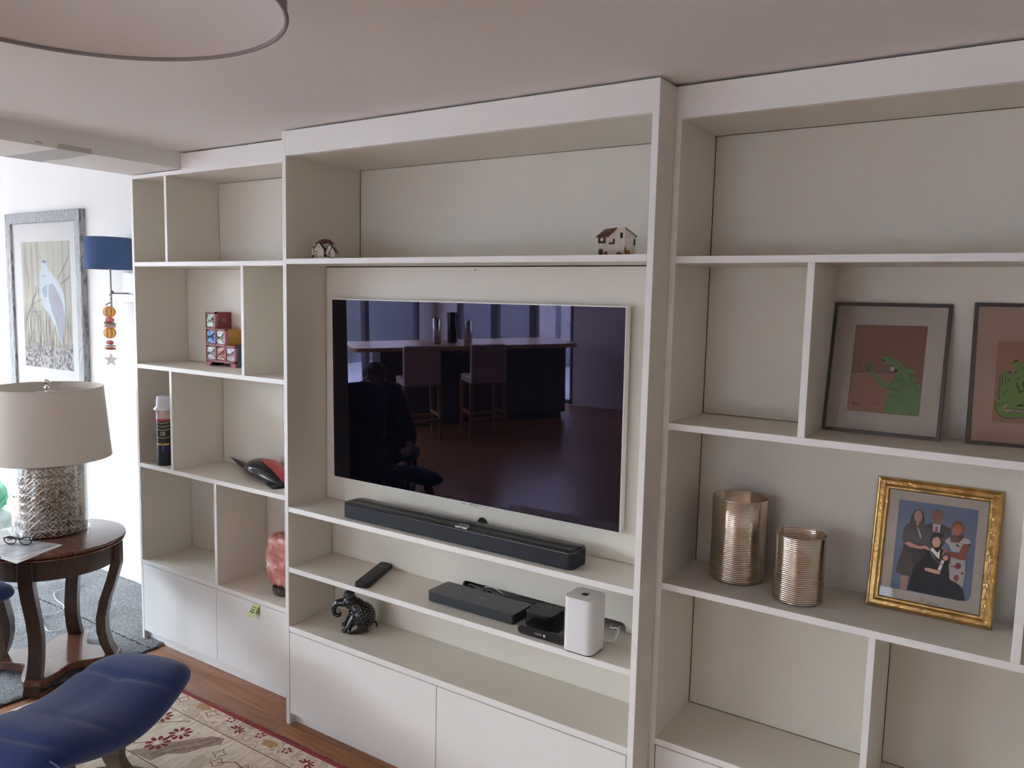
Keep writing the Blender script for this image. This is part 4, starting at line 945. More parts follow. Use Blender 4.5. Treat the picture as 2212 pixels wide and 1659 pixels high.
ring_bump(M_METV, 1150)
def vase(loc, r, h, label):
    v = thing('candle_holder', loc, label, 'candle holder', 'metallic candle holders')
    MB().lathe([(r * 0.93, 0.0), (r * 0.985, 0.003), (r, 0.012), (r * 0.985, h * 0.5), (r, h - 0.0008), (r - 0.0008, h), (r - 0.0016, h - 0.0008), (r * 0.97, h * 0.5), (r * 0.97, 0.008), (0.002, 0.006)], 0, 0, 64, cap=True).build('wall', M_METV, v, smooth=60)
    rim = [(r * math.cos(2 * PI * k / 64), r * math.sin(2 * PI * k / 64), h) for k in range(65)]
    MB().tube(rim, 0.0011, 6).build('rim', M_CHROME, v, smooth=180)
vase((1.645, 0.286, S3), 0.0785, 0.243, 'taller of two hammered champagne metal candle holders, further left')
vase((1.838, 0.216, S3), 0.0665, 0.184, 'shorter of two hammered champagne metal candle holders, nearer the gold frame')

PAL = {'sky': (0.17, 0.25, 0.42), 'skin': (0.62, 0.33, 0.26), 'skin2': (0.40, 0.12, 0.07), 'floral': (0.06, 0.045, 0.04), 'suit': (0.018, 0.018, 0.030), 'black': (0.014, 0.012, 0.018),
       'hair1': (0.035, 0.020, 0.016), 'hair2': (0.16, 0.12, 0.10), 'hair3': (0.20, 0.085, 0.040), 'white': (0.74, 0.72, 0.72), 'red': (0.42, 0.05, 0.08), 'green': (0.10, 0.12, 0.04), 'gold': (0.55, 0.32, 0.05),
       'brown': (0.285, 0.135, 0.075), 'rose': (0.40, 0.185, 0.115), 'grey': (0.20, 0.14, 0.12), 'dragon': (0.15, 0.30, 0.085), 'dark': (0.045, 0.025, 0.012), 'cream': (0.62, 0.52, 0.40), 'olive': (0.14, 0.17, 0.09), 'peach': (0.52, 0.29, 0.18),
       'heron': (0.34, 0.38, 0.42), 'lilac': (0.2, 0.19, 0.23), 'bluegrey': (0.18, 0.22, 0.27), 'beak': (0.3, 0.25, 0.17), 'slate': (0.1, 0.11, 0.13), 'twig': (0.13, 0.11, 0.1), 'lgreen': (0.23, 0.42, 0.11)}
PM = {}
def pal(k):
    if k not in PM:
        PM[k] = M('print_' + k, PAL[k], 0.6, var=0.06, scale=30)
    return PM[k]
def art(name, parent, shapes, lines=(), lw=0.0012, lk='dark', y=0.0, step=0.00012, swap=None, off=(0, 0), bounds=None):
    mb, keys = MB(), []
    for i, (k, pts) in enumerate(shapes):
        k = (swap or {}).get(k, k)
        if k not in keys:
            keys.append(k)
        p = [(a - off[0], b - off[1]) for a, b in pts]
        if bounds:
            p = [(min(max(a, bounds[0]), bounds[1]), min(max(b, bounds[2]), bounds[3])) for a, b in p]
        ar = sum(p[j][0] * p[(j + 1) % len(p)][1] - p[(j + 1) % len(p)][0] * p[j][1] for j in range(len(p)))
        if ar < 0:
            p = p[::-1]
        mb.poly([(a, y - step * (i + 1), b) for a, b in p], keys.index(k))
    if lines:
        if lk not in keys:
            keys.append(lk)
        for l in lines:
            p = [(a - off[0], b - off[1]) for a, b in l]
            if bounds:
                p = [(min(max(a, bounds[0]), bounds[1]), min(max(b, bounds[2]), bounds[3])) for a, b in p]
            mb.line(p, lw, y - step * (len(shapes) + 2), keys.index(lk))
    return mb.build(name, [pal(k) for k in keys], parent)
def frame_mb(w_, h_, prof, mi=0):
    """mitred frame; prof = list of (inset, y) around the section"""
    mb = MB()
    rings = []
    for (dx, y) in prof + [prof[0]]:
        rings.append([(dx, y, dx), (w_ - dx, y, dx), (w_ - dx, y, h_ - dx), (dx, y, h_ - dx)])
    vs = [p for r_ in rings for p in r_]
    fs = []
    for k in range(len(rings) - 1):
        for i in range(4):
            j = (i + 1) % 4
            fs.append((k * 4 + i, k * 4 + j, (k + 1) * 4 + j, (k + 1) * 4 + i))
    return mb.add(vs, fs, mi)
M_FRG = M('graphite_frame', (0.10, 0.095, 0.095), 0.32, 0.7, var=0.1)
M_MNT = M('cream_mount', (0.70, 0.63, 0.54), 0.8, var=0.02, scale=8)
M_MNT2 = M('peach_paper', (0.66, 0.45, 0.34), 0.8, var=0.05, scale=8)
def thin_glass(rough=0.02):
    m = bpy.data.materials.new('picture_glass')
    m.use_nodes = True
    nt = m.node_tree
    nt.nodes.clear()
    o = nd(nt, 'ShaderNodeOutputMaterial')
    t = nd(nt, 'ShaderNodeBsdfTransparent', {'Color': (0.985, 0.985, 0.985, 1)})
    g_ = nd(nt, 'ShaderNodeBsdfGlossy', {'Roughness': rough})
    lw_ = nd(nt, 'ShaderNodeFresnel', {'IOR': 1.45})
    x = nd(nt, 'ShaderNodeMixShader', {0: mth(nt, 'MULTIPLY', lw_.outputs[0], 0.12 if rough > 0.1 else 1.0), 1: t.outputs[0], 2: g_.outputs[0]})
    nt.links.new(x.outputs[0], o.inputs[0])
    return m
M_PGL = thin_glass()
def lean(name, p0, yaw_, lean_, label, group):
    o = thing(name, p0, label, 'framed picture', group)
    o.rotation_euler = (Matrix.Rotation(yaw_, 4, 'Z') @ Matrix.Rotation(-lean_, 4, 'X')).to_euler()
    return o
pf = lean('framed_print', (1.856, 0.291, S2), 0, math.asin(0.068 / 0.352), 'dark framed print of a green dragon eating at a table, left of its pair', 'framed dragon prints')
w_, h_ = 0.2895, 0.356
frame_mb(w_, h_, [(0, 0.018), (0, 0.001), (0.001, 0), (0.008, 0), (0.009, 0.001), (0.009, 0.018)]).build('frame', M_FRG, pf)
MB().box(0.004, w_ - 0.004, 0.006, 0.016, 0.004, h_ - 0.004).build('mount', M_MNT, pf)
art('print', pf, ART['dragon1'], ART['dragon1l'], 0.0010, 'dark', 0.0058, swap={'green': 'dragon'})
MB().box(0.008, w_ - 0.008, 0.0028, 0.0036, 0.008, h_ - 0.008).build('glazing', M_PGL, pf)
pf = lean('framed_print', (2.203, 0.303, S2), math.radians(9), math.asin(0.05 / 0.355), 'dark framed print of a crouching green dragon on peach paper, cut by the right edge', 'framed dragon prints')
h_ = 0.3585
frame_mb(w_, h_, [(0, 0.018), (0, 0.001), (0.001, 0), (0.008, 0), (0.009, 0.001), (0.009, 0.018)]).build('frame', M_FRG, pf)
MB().box(0.004, w_ - 0.004, 0.006, 0.016, 0.004, h_ - 0.004).build('mount', M_MNT2, pf)
art('print', pf, ART['dragon2'], ART['dragon2l'], 0.0013, 'dark', 0.0058, swap={'green': 'lgreen'}, bounds=(0.03, 0.235, 0.03, 0.33))
MB().box(0.008, w_ - 0.008, 0.0028, 0.0036, 0.008, h_ - 0.008).build('glazing', M_PGL, pf)
pf = lean('framed_photograph', (1.998, 0.289, S3), 0, math.asin(0.075 / 0.352), 'gold framed graduation photograph of four people standing on the shelf', None)
w_, h_ = 0.2965, 0.350
M_GOLD = M('antique_gold_leaf', (0.56, 0.35, 0.13), 0.30, 0.9, var=0.28, scale=35, bump=0.25, bscale=90)
frame_mb(w_, h_, [(0, 0.022), (0, 0.004), (0.003, 0.0), (0.006, -0.001), (0.009, 0.002), (0.018, 0.001), (0.024, 0.006), (0.028, 0.006), (0.031, 0.010), (0.031, 0.022)]).build('frame', M_GOLD, pf, smooth=25)
mt = MB().box(0.025, w_ - 0.025, 0.014, 0.02, 0.025, h_ - 0.025)
mt.build('mount', M('ivory_mount', (0.76, 0.68, 0.58), 0.8, var=0.02), pf)
art('photograph', pf, ART['family'], [], y=0.0138)
fl = MB()
random.seed(11)
for k in range(46):
    u, v = random.uniform(0.073, 0.095), random.uniform(0.115, 0.175)
    r_ = random.uniform(0.0008, 0.0024)
    if v < 0.13 and u > 0.09: continue
    fl.poly([(u + r_ * math.cos(a_), 0.0085, v + r_ * 0.9 * math.sin(a_)) for a_ in [2 * PI * i / 7 for i in range(7)]], k % 2)
text('BATH', 0.0105, 'lettering', M('grey_lettering', (0.36, 0.32, 0.28), 0.7), pf, T(0.160, 0.0138, 0.0355) @ UPRIGHT)
cr_ = MB()
for k in range(5):
    cr_.line([(0.131 + 0.0016 * k, 0.036), (0.131 + 0.0016 * k + 0.0012 * math.sin(k * 2.0), 0.044)], 0.0006, 0.0136)
cr_.line([(0.130, 0.038), (0.134, 0.0345), (0.139, 0.0375)], 0.0006, 0.0136).line([(0.131, 0.044), (0.134, 0.0455), (0.138, 0.0435)], 0.0006, 0.0136)
cr_.build('crest', M('grey_crest', (0.40, 0.36, 0.32), 0.7), pf)
MB().box(0.028, w_ - 0.028, 0.0108, 0.0114, 0.028, h_ - 0.028).build('glazing', M_PGL, pf)
MB().add([(0.13, 0.0222, 0.25), (0.17, 0.0222, 0.25), (0.17, 0.0222, 0.245), (0.13, 0.0222, 0.245), (0.12, 0.088, 0.012), (0.18, 0.088, 0.012), (0.18, 0.0855, 0.010), (0.12, 0.0855, 0.010)],
         [(0, 1, 2, 3), (7, 6, 5, 4), (0, 4, 5, 1), (1, 5, 6, 2), (2, 6, 7, 3), (3, 7, 4, 0)]).build('easel_back', M_BLK, pf)

# ================================================================== WALL AT THE LEFT
hp = thing('framed_painting', (-3.185, 0.480, 0.985), 'tall heron painting in a limed grey wooden frame on the left wall', 'framed picture')
def limed_mat():
    m = M('limed_wood', (0.6, 0.6, 0.6), 0.6)
    nt = m.node_tree
    tc = nd(nt, 'ShaderNodeTexCoord')
    mp = nd(nt, 'ShaderNodeMapping', {'Vector': tc.outputs['Object'], 'Scale': (7, 7, 3)})
    n = nd(nt, 'ShaderNodeTexWave', {'Vector': mp.outputs[0], 'Scale': 2.5, 'Distortion': 9.0, 'Detail': 3.0, 'Detail Scale': 1.4})
    nt.links.new(ramp(nt, n.outputs['Fac'], [(0.2, (0.16, 0.16, 0.165)), (0.5, (0.26, 0.26, 0.265)), (0.9, (0.36, 0.36, 0.36))]), bsdf(m).inputs['Base Color'])
    return m
FWD_, FHT = 0.892, 1.142
frame_mb(FWD_, FHT, [(0, 0.034), (0, 0.014), (0.003, 0.012), (0.003, 0.002), (0.006, 0), (0.062, 0.002), (0.066, 0.006), (0.067, 0.034)]).build('frame', limed_mat(), hp)
MB().box(0.05, FWD_ - 0.05, 0.016, 0.03, 0.05, FHT - 0.05).build('mount', M('white_mount', (0.52, 0.52, 0.51), 0.8), hp)
def reeds_mat():
    m = M('painted_reeds', (0.8, 0.78, 0.7), 0.8)
    nt = m.node_tree
    tc = nd(nt, 'ShaderNodeTexCoord')
    sx = nd(nt, 'ShaderNodeSeparateXYZ', {0: tc.outputs['Object']})
    mp = nd(nt, 'ShaderNodeMapping', {'Vector': tc.outputs['Object'], 'Scale': (26, 1, 1.3)})
    n = nd(nt, 'ShaderNodeTexNoise', {'Vector': mp.outputs[0], 'Scale': 1.0, 'Detail': 6.0, 'Distortion': 0.5})
    top = ramp(nt, n.outputs['Fac'], [(0.33, (0.233, 0.221, 0.192)), (0.45, (0.350, 0.322, 0.221)), (0.52, (0.378, 0.371, 0.322)), (0.66, (0.309, 0.316, 0.322))])
    n2 = nd(nt, 'ShaderNodeTexNoise', {'Vector': tc.outputs['Object'], 'Scale': 22.0, 'Detail': 6.0, 'Distortion': 1.8})
    bot = ramp(nt, n2.outputs['Fac'], [(0.40, (0.073, 0.062, 0.058)), (0.48, (0.165, 0.149, 0.144)), (0.56, (0.336, 0.322, 0.309))])
    mp3 = nd(nt, 'ShaderNodeMapping', {'Vector': tc.outputs['Object'], 'Scale': (60, 1, 5)})
    n3 = nd(nt, 'ShaderNodeTexNoise', {'Vector': mp3.outputs[0], 'Scale': 1.0, 'Detail': 5.0})
    mid = ramp(nt, n3.outputs['Fac'], [(0.40, (0.134, 0.111, 0.089)), (0.50, (0.270, 0.245, 0.187)), (0.62, (0.364, 0.350, 0.296))])
    def mixc(f, a_, b_):
        mx = nd(nt, 'ShaderNodeMix', {'Factor': f}, data_type='RGBA')
        nt.links.new(a_, mx.inputs[6]); nt.links.new(b_, mx.inputs[7])
        return mx.outputs[2]
    zz = mth(nt, 'ADD', sx.outputs[2], mth(nt, 'MULTIPLY', n2.outputs['Fac'], 0.12))
    f1 = mth(nt, 'SMOOTHSTEP', zz, 0.56, 0.66) if False else nd(nt, 'ShaderNodeMapRange', {'Value': zz, 'From Min': 0.52, 'From Max': 0.66}, clamp=True).outputs[0]
    f0 = nd(nt, 'ShaderNodeMapRange', {'Value': zz, 'From Min': 0.36, 'From Max': 0.42}, clamp=True).outputs[0]
    nt.links.new(mixc(f0, bot, mixc(f1, mid, top)), bsdf(m).inputs['Base Color'])
    return m
MB().poly([(-3.0133 + 3.185, 0.0157, 0.194), (-2.4364 + 3.185, 0.0157, 0.194), (-2.4364 + 3.185, 0.0157, 0.964), (-3.0133 + 3.185, 0.0157, 0.964)]).build('reed_background', reeds_mat(), hp)
art('heron', hp, ART['heron'], ART['heronl'], 0.0065, 'twig', 0.0150, off=(-3.185, 0.985))
MB().poly([(0.063, 0.009, 0.063), (FWD_ - 0.063, 0.009, 0.063), (FWD_ - 0.063, 0.009, FHT - 0.063), (0.063, 0.009, FHT - 0.063)]).build('glazing', thin_glass(0.4), hp)

wlp = thing('wall_lamp', (-1.82, 0.385, 1.55), 'wall lamp with navy drum shade on a grey steel arm beside the heron painting', 'lamp')
M_NSH = M('navy_shade', (0.045, 0.085, 0.190), 0.9, var=0.08, scale=200, bump=0.1, bscale=400)
MB().lathe([(0.1185, 0.226), (0.1185, 0.392), (0.1165, 0.392), (0.1165, 0.226), (0.1185, 0.226)], -0.012, 0, 48, cap=False).build('lamp_shade', M_NSH, wlp, smooth=50)
MB().tube([(0, 0, 0.002), (-0.004, 0, 0.27)], 0.0052, 10).build('stem', M_STEEL, wlp, smooth=60)
sg = MB().tube([(-0.012, 0, 0.228), (-0.012, 0, 0.234)], 0.014, 16)
for a_ in (0.3, 2.4, 4.5):
    sg.tube([(-0.012, 0, 0.231), (-0.012 + 0.117 * math.cos(a_), 0.117 * math.sin(a_), 0.231)], 0.0015, 6)
sg.build('shade_ring', M_STEEL, wlp)
MB().tube([(0, 0.004, 0.099), (-0.022, 0.118, 0.099)], 0.0042, 10).build('arm', M_STEEL, wlp, smooth=60)
MB().tube([(-0.011, 0, 0.092), (0.011, 0, 0.106)], 0.010, 12).build('joint', M_STEEL, wlp, smooth=60)
MB().box(-0.076, 0.024, 0.112, 0.1295, 0.052, 0.212).build('wall_plate', M('grey_steel_plate', (0.36, 0.35, 0.37), 0.5, 0.6), wlp, bevel=0.001)

gd = thing('dried_fruit_garland', (-1.785, 0.352, 1.27), 'hanging garland of orange balls, red beads and a pale star below the wall lamp', 'garland')
MB().tube([(-0.030, 0.030, 0.368), (-0.012, 0.012, 0.345), (0.0, 0, 0.318), (0.002, 0, 0.20), (0, 0, 0.03)], 0.0009, 6).tube([(-0.005, 0, 0.36), (0.02, 0, 0.39), (0.028, 0, 0.41)], 0.0007, 6).tube([(0.0, 0, 0.335), (0.05, 0, 0.34), (0.082, 0, 0.322), (0.06, 0, 0.312), (0.02, 0, 0.33)], 0.0007, 6).build('string', M_STRING, gd)
MB().tube([(-0.042, 0.008, 0.316), (-0.02, 0, 0.322), (0.03, -0.01, 0.330)], 0.0034, 8).build('cinnamon_stick', M('cinnamon', (0.16, 0.09, 0.06), 0.8, var=0.2), gd)
M_ORG = M('dried_orange', (0.74, 0.36, 0.10), 0.6, var=0.12, scale=60)
M_SLT = M('dark_slit', (0.14, 0.05, 0.02), 0.8)
for zc in (0.281, 0.170):
    o_ = MB().ball((0, 0, zc), 0.0315, 0.0315, 0.031, 28, f=lambda th, ph: 0.94 + 0.06 * abs(math.cos(4 * th))).build('orange_ball', M_ORG, gd, smooth=180)
    sl_ = MB()
    for k in range(8):
        a_ = PI / 8 + k * PI / 4 + 0.2
        sl_.tube([(0.0318 * math.cos(p_) * math.cos(a_) * 0.96, 0.0318 * math.cos(p_) * math.sin(a_) * 0.96, zc + 0.031 * math.sin(p_)) for p_ in [-1.1 + 0.22 * i for i in range(11)]], [0.0003 + 0.0016 * math.sin(PI * i / 10) for i in range(11)], 6)
    sl_.build('slit', M_SLT, o_)
M_RBD = M('dried_red_bead', (0.46, 0.085, 0.11), 0.5, var=0.2, scale=80)
for (dx, zc, r_) in ((0.012, 0.238, 0.019), (-0.010, 0.238, 0.018), (0.006, 0.118, 0.016), (-0.012, 0.119, 0.015)):
    MB().ball((dx, 0, zc), r_ * 0.95, r_ * 0.9, r_ * 0.75, 14).build('red_bead', M_RBD, gd, smooth=180)
M_TRQ = M('dried_peel', (0.62, 0.36, 0.26), 0.7, var=0.3, scale=90)
M_GRQ = M('grey_green_disc', (0.40, 0.40, 0.36), 0.7)
for i, (zc, tl_, m_) in enumerate(((0.218, 0.35, M_GRQ), (0.211, 0.28, M_TRQ), (0.202, 0.10, M_TRQ), (0.100, 0.08, M_GRQ), (0.093, -0.1, M_TRQ), (0.085, 0.12, M_TRQ))):
    MB().lathe([(0.004, -0.002), (0.029 - 0.003 * (i % 2), -0.0022), (0.030 - 0.003 * (i % 2), 0.0022), (0.004, 0.002)], 0, 0, 20).tf(T(0.002, 0, zc) @ Matrix.Rotation(tl_, 4, 'Y')).build('fruit_disc', m_, gd)
star = [((0.038 if k % 2 == 0 else 0.0165) * math.sin(PI * k / 5), (0.038 if k % 2 == 0 else 0.0165) * math.cos(PI * k / 5)) for k in range(10)]
MB().prism(star, -0.002, 0.002).tf(T(0.003, 0, 0.026) @ Matrix.Rotation(0.588, 4, 'Z') @ Matrix.Rotation(PI / 2, 4, 'X')).build('star', M('pale_wood_star', (0.60, 0.53, 0.47), 0.7), gd)

# ================================================================== FLOOR COVERINGS
def shag_mat():
    m = M('grey_shag', (0.40, 0.45, 0.47), 0.95)
    nt = m.node_tree
    tc = nd(nt, 'ShaderNodeTexCoord')
    n = nd(nt, 'ShaderNodeTexNoise', {'Vector': tc.outputs['Object'], 'Scale': 95.0, 'Detail': 6.0, 'Roughness': 0.7})
    n2 = nd(nt, 'ShaderNodeTexNoise', {'Vector': tc.outputs['Object'], 'Scale': 5.0, 'Detail': 3.0})
    f = mth(nt, 'ADD', mth(nt, 'MULTIPLY', n.outputs['Fac'], 0.8), mth(nt, 'MULTIPLY', n2.outputs['Fac'], 0.2))
    nt.links.new(ramp(nt, f, [(0.36, (0.15, 0.15, 0.155)), (0.52, (0.36, 0.36, 0.37)), (0.66, (0.60, 0.60, 0.61))]), bsdf(m).inputs['Base Color'])
    bp_ = nd(nt, 'ShaderNodeBump', {'Height': n.outputs['Fac'], 'Strength': 1.0, 'Distance': 0.02})
    nt.links.new(bp_.outputs[0], bsdf(m).inputs['Normal'])
    return m
M_SHAG = shag_mat()
cp_ = thing('grey_carpet', (-2.6, -0.5, 0), 'pale grey shaggy carpet with a dark bound edge under the side table', 'carpet')
def pile(mb, x0, x1, y0_, y1_, nx, ny, h):
    vs = []
    for j in range(ny + 1):
        for i in range(nx + 1):
            x, y = x0 + (x1 - x0) * i / nx, y0_ + (y1_ - y0_) * j / ny
            e_ = 0.0 if 0 < i < nx and 0 < j < ny else -0.006
            vs.append((x + random.uniform(-1, 1) * 0.004, y + random.uniform(-1, 1) * 0.004, h + e_ + random.uniform(-0.003, 0.003)))
    fs = [(j * (nx + 1) + i, j * (nx + 1) + i + 1, (j + 1) * (nx + 1) + i + 1, (j + 1) * (nx + 1) + i) for j in range(ny) for i in range(nx)]
    return mb.add(vs, fs)
cpm = MB()
pile(cpm, -0.7, 1.595, 0.567, 1.010, 190, 38, 0.010)
pile(cpm, -0.7, 1.448, 0.600, 0.567, 180, 3, 0.010) if False else None
pile(cpm, -0.7, 1.592, -1.5, 0.562, 170, 150, 0.010)
cpm.build('pile', M_SHAG, cp_, smooth=180)
MB().box(-0.7, 1.588, -1.5, 0.60, 0.0005, 0.004).box(-0.7, 1.448, 0.60, 1.010, 0.0005, 0.004).build('backing', M_GAP, cp_)
bnd = MB()
for k in range(170):
    y = -1.5 + 2.1 * k / 170
    bnd.ball((1.593 + random.uniform(-0.004, 0.006), y, 0.004), 0.006, 0.010, 0.004, 6)
bnd.build('dark_bound_edge', M('charcoal_tufts', (0.035, 0.037, 0.042), 0.95), cp_, smooth=180)

def rug_mat():
    m = M('rug_wool', (0.6, 0.5, 0.4), 0.95)
    nt = m.node_tree
    tc = nd(nt, 'ShaderNodeTexCoord')
    sx = nd(nt, 'ShaderNodeSeparateXYZ', {0: tc.outputs['Object']})
    mp = nd(nt, 'ShaderNodeMapping', {'Vector': tc.outputs['Object'], 'Rotation': (0, 0, 0.35), 'Scale': (40, 5, 1)})
    n = nd(nt, 'ShaderNodeTexNoise', {'Vector': mp.outputs[0], 'Scale': 2.0, 'Detail': 8.0, 'Roughness': 0.7})
    n2 = nd(nt, 'ShaderNodeTexNoise', {'Vector': tc.outputs['Object'], 'Scale': 9.0, 'Detail': 3.0})
    v = nd(nt, 'ShaderNodeTexNoise', {'Vector': tc.outputs['Object'], 'Scale': 30.0, 'Detail': 4.0, 'Distortion': 2.0})
    field = ramp(nt, n.outputs['Fac'], [(0.28, (0.44, 0.32, 0.23)), (0.45, (0.70, 0.57, 0.43)), (0.62, (0.86, 0.77, 0.64))])
    bord = ramp(nt, v.outputs['Fac'], [(0.36, (0.40, 0.25, 0.19)), (0.46, (0.62, 0.47, 0.36)), (0.60, (0.80, 0.69, 0.58))])
    mx = nd(nt, 'ShaderNodeMix', {'Factor': mth(nt, 'MULTIPLY', mth(nt, 'GREATER_THAN', sx.outputs[1], -0.105), 0.72)}, data_type='RGBA')
    nt.links.new(field, mx.inputs[6]); nt.links.new(bord, mx.inputs[7])
    pat = mth(nt, 'MULTIPLY', mth(nt, 'LESS_THAN', n2.outputs['Fac'], 0.42), 0.55)
    mx2 = nd(nt, 'ShaderNodeMix', {'Factor': pat}, data_type='RGBA')
    nt.links.new(mx.outputs[2], mx2.inputs[6]); mx2.inputs[7].default_value = c4((0.50, 0.39, 0.29))
    nt.links.new(mx2.outputs[2], bsdf(m).inputs['Base Color'])
    n4 = nd(nt, 'ShaderNodeTexNoise', {'Vector': tc.outputs['Object'], 'Scale': 320.0, 'Detail': 2.0})
    bp_ = nd(nt, 'ShaderNodeBump', {'Height': n4.outputs['Fac'], 'Strength': 0.5, 'Distance': 0.004})
    nt.links.new(bp_.outputs[0], bsdf(m).inputs['Normal'])
    return m
rg_ = thing('oriental_rug', (0.5, -0.09, 0), 'beige oriental rug with dark red flowers and a red fringe', 'rug')
MB().box(-1.435, 1.4, -2.6, 0.0, 0.0005, 0.006).build('pile', rug_mat(), rg_)
fr_ = MB()
random.seed(3)
for k in range(620):
    x = -1.43 + 2.82 * k / 620 + random.uniform(-0.002, 0.002)
    y, z = -0.002, 0.004
    dx, L_ = random.uniform(-0.006, 0.006), random.uniform(0.010, 0.020)
    fr_.add([(x - 0.0028, -0.012, 0.0066), (x + 0.0028, -0.012, 0.0066), (x + 0.002 + dx, L_, 0.0025 + random.uniform(0, 0.002)), (x - 0.002 + dx, L_, 0.002)], [(0, 1, 2, 3)])
fr_.box(-1.435, 1.4, -0.012, 0.001, 0.0055, 0.0075)
fr_.build('fringe', M('red_wool', (0.30, 0.035, 0.050), 0.95, var=0.3, scale=120), rg_)
M_RW = M('dark_red_wool', (0.22, 0.020, 0.032), 0.95, var=0.2, scale=150)
M_BR = M('brown_wool', (0.17, 0.085, 0.055), 0.95, var=0.2, scale=150)
M_OW = M('ochre_wool', (0.46, 0.27, 0.12), 0.95, var=0.2, scale=150)
def flat_ring(mb, cx, cy, r0, r1, n=8, z=0.0064, a0=0.0, petals=True, mi=0):
    for k in range(n):
        a = a0 + 2 * PI * k / n
        w2 = PI / n * 0.78
        P_ = [(r0, a - w2 * 0.6), ((r0 + r1) / 2, a - w2), (r1 * 0.93, a - w2 * 0.55), (r1, a), (r1 * 0.93, a + w2 * 0.55), ((r0 + r1) / 2, a + w2), (r0, a + w2 * 0.6)]
        mb.poly([(cx + r * math.cos(t), cy + r * math.sin(t), z) for r, t in P_], mi)
    return mb
def fline(mb, pts, w_, z=0.0062, mi=0):
    for a, b in zip(pts[:-1], pts[1:]):
        dx, dy = b[0] - a[0], b[1] - a[1]
        L_ = math.hypot(dx, dy) or 1e-6
        nx, ny = -dy / L_ * w_ / 2, dx / L_ * w_ / 2
        mb.poly([(a[0] - nx, a[1] - ny, z), (b[0] - nx, b[1] - ny, z), (b[0] + nx, b[1] + ny, z), (a[0] + nx, a[1] + ny, z)][::1], mi)
    return mb
px_ = lambda X, Y: (X - 0.5, Y + 0.09)
mo = MB()
for (X, Y, r) in ((-0.417, -0.262, 0.043), (-0.253, -0.292, 0.045), (-0.262, -0.378, 0.048), (-0.516, -0.245, 0.036), (0.05, -0.50, 0.045), (0.35, -0.40, 0.045), (0.62, -0.33, 0.045), (0.9, -0.48, 0.045), (-0.62, -0.40, 0.045), (-0.78, -0.28, 0.045)):
    flat_ring(mo, *px_(X, Y), r * 0.38, r, 9, a0=0.2)
for (X, Y) in ((-0.105, -0.150), (0.28, -0.150), (0.66, -0.150), (-0.70, -0.150)):
    c_ = px_(X, Y)
    for k in range(7):
        a = math.radians(-60 + 40 * k)
        fline(mo, [(c_[0] + 0.008 * math.cos(a), c_[1] + 0.008 * math.sin(a)), (c_[0] + 0.036 * math.cos(a), c_[1] + 0.024 * math.sin(a))], 0.008, 0.0064)
for (X, Y) in ((-0.18, -0.118), (0.0, -0.125), (0.16, -0.135), (0.45, -0.13)):
    c_ = px_(X, Y)
    flat_ring(mo, *c_, 0.010, 0.020, 5, a0=0.5)
mo.build('red_flowers', M_RW, rg_)
mo = MB()
for Y in (-0.200, -0.470):
    fline(mo, [px_(-0.93, Y), px_(1.9, Y)], 0.004)
random.seed(9)
for (X, Y) in ((0.02, -0.33), (0.07, -0.37), (0.13, -0.30), (-0.02, -0.29), (0.16, -0.36), (-0.47, -0.13), (0.5, -0.3), (-0.28, -0.135)):
    c_ = px_(X, Y)
    pts = [(c_[0] + (0.020 + 0.006 * math.sin(4 * a)) * math.cos(a), c_[1] + (0.020 + 0.006 * math.sin(4 * a)) * math.sin(a)) for a in [2 * PI * i / 20 for i in range(21)]]
    fline(mo, pts, 0.0032, 0.0064)
for pts in ([(-0.20, -0.44), (-0.17, -0.38), (-0.115, -0.30), (-0.100, -0.235), (-0.112, -0.230), (-0.150, -0.29), (-0.20, -0.36), (-0.215, -0.44)],
            [(-0.41, -0.31), (-0.36, -0.27), (-0.30, -0.215)], [(-0.25, -0.33), (-0.23, -0.25)], [(0.02, -0.33), (0.07, -0.29), (0.13, -0.30), (0.20, -0.34), (0.26, -0.45)], [(-0.40, -0.40), (-0.33, -0.43), (-0.30, -0.40)]):
    fline(mo, [px_(*p) for p in pts], 0.0045, 0.0063)
mo.build('brown_tracery', M_BR, rg_)
mo = MB()
for (X, Y) in ((-0.352, -0.120), (0.075, -0.140), (0.50, -0.14), (-0.80, -0.14)):
    c_ = px_(X, Y)
    pts = [(c_[0] + (0.036 + 0.008 * math.sin(5 * a)) * math.cos(a), c_[1] + (0.020 + 0.004 * math.cos(6 * a)) * math.sin(a), 0.0063) for a in [2 * PI * i / 24 for i in range(24)]]
    mo.poly(pts)
mo.build('ochre_medallions', M_OW, rg_)
mo = MB()
for pts in ([(-0.30, -0.47), (-0.24, -0.36), (-0.19, -0.30), (-0.14, -0.235), (-0.09, -0.215), (-0.065, -0.25), (-0.10, -0.30), (-0.12, -0.36), (-0.17, -0.40), (-0.18, -0.46)],):
    mo.poly([(p[0] - 0.5, p[1] + 0.09, 0.0061) for p in pts])
mo.build('taupe_leaf', M('taupe_wool', (0.34, 0.25, 0.19), 0.95, var=0.25, scale=70), rg_)

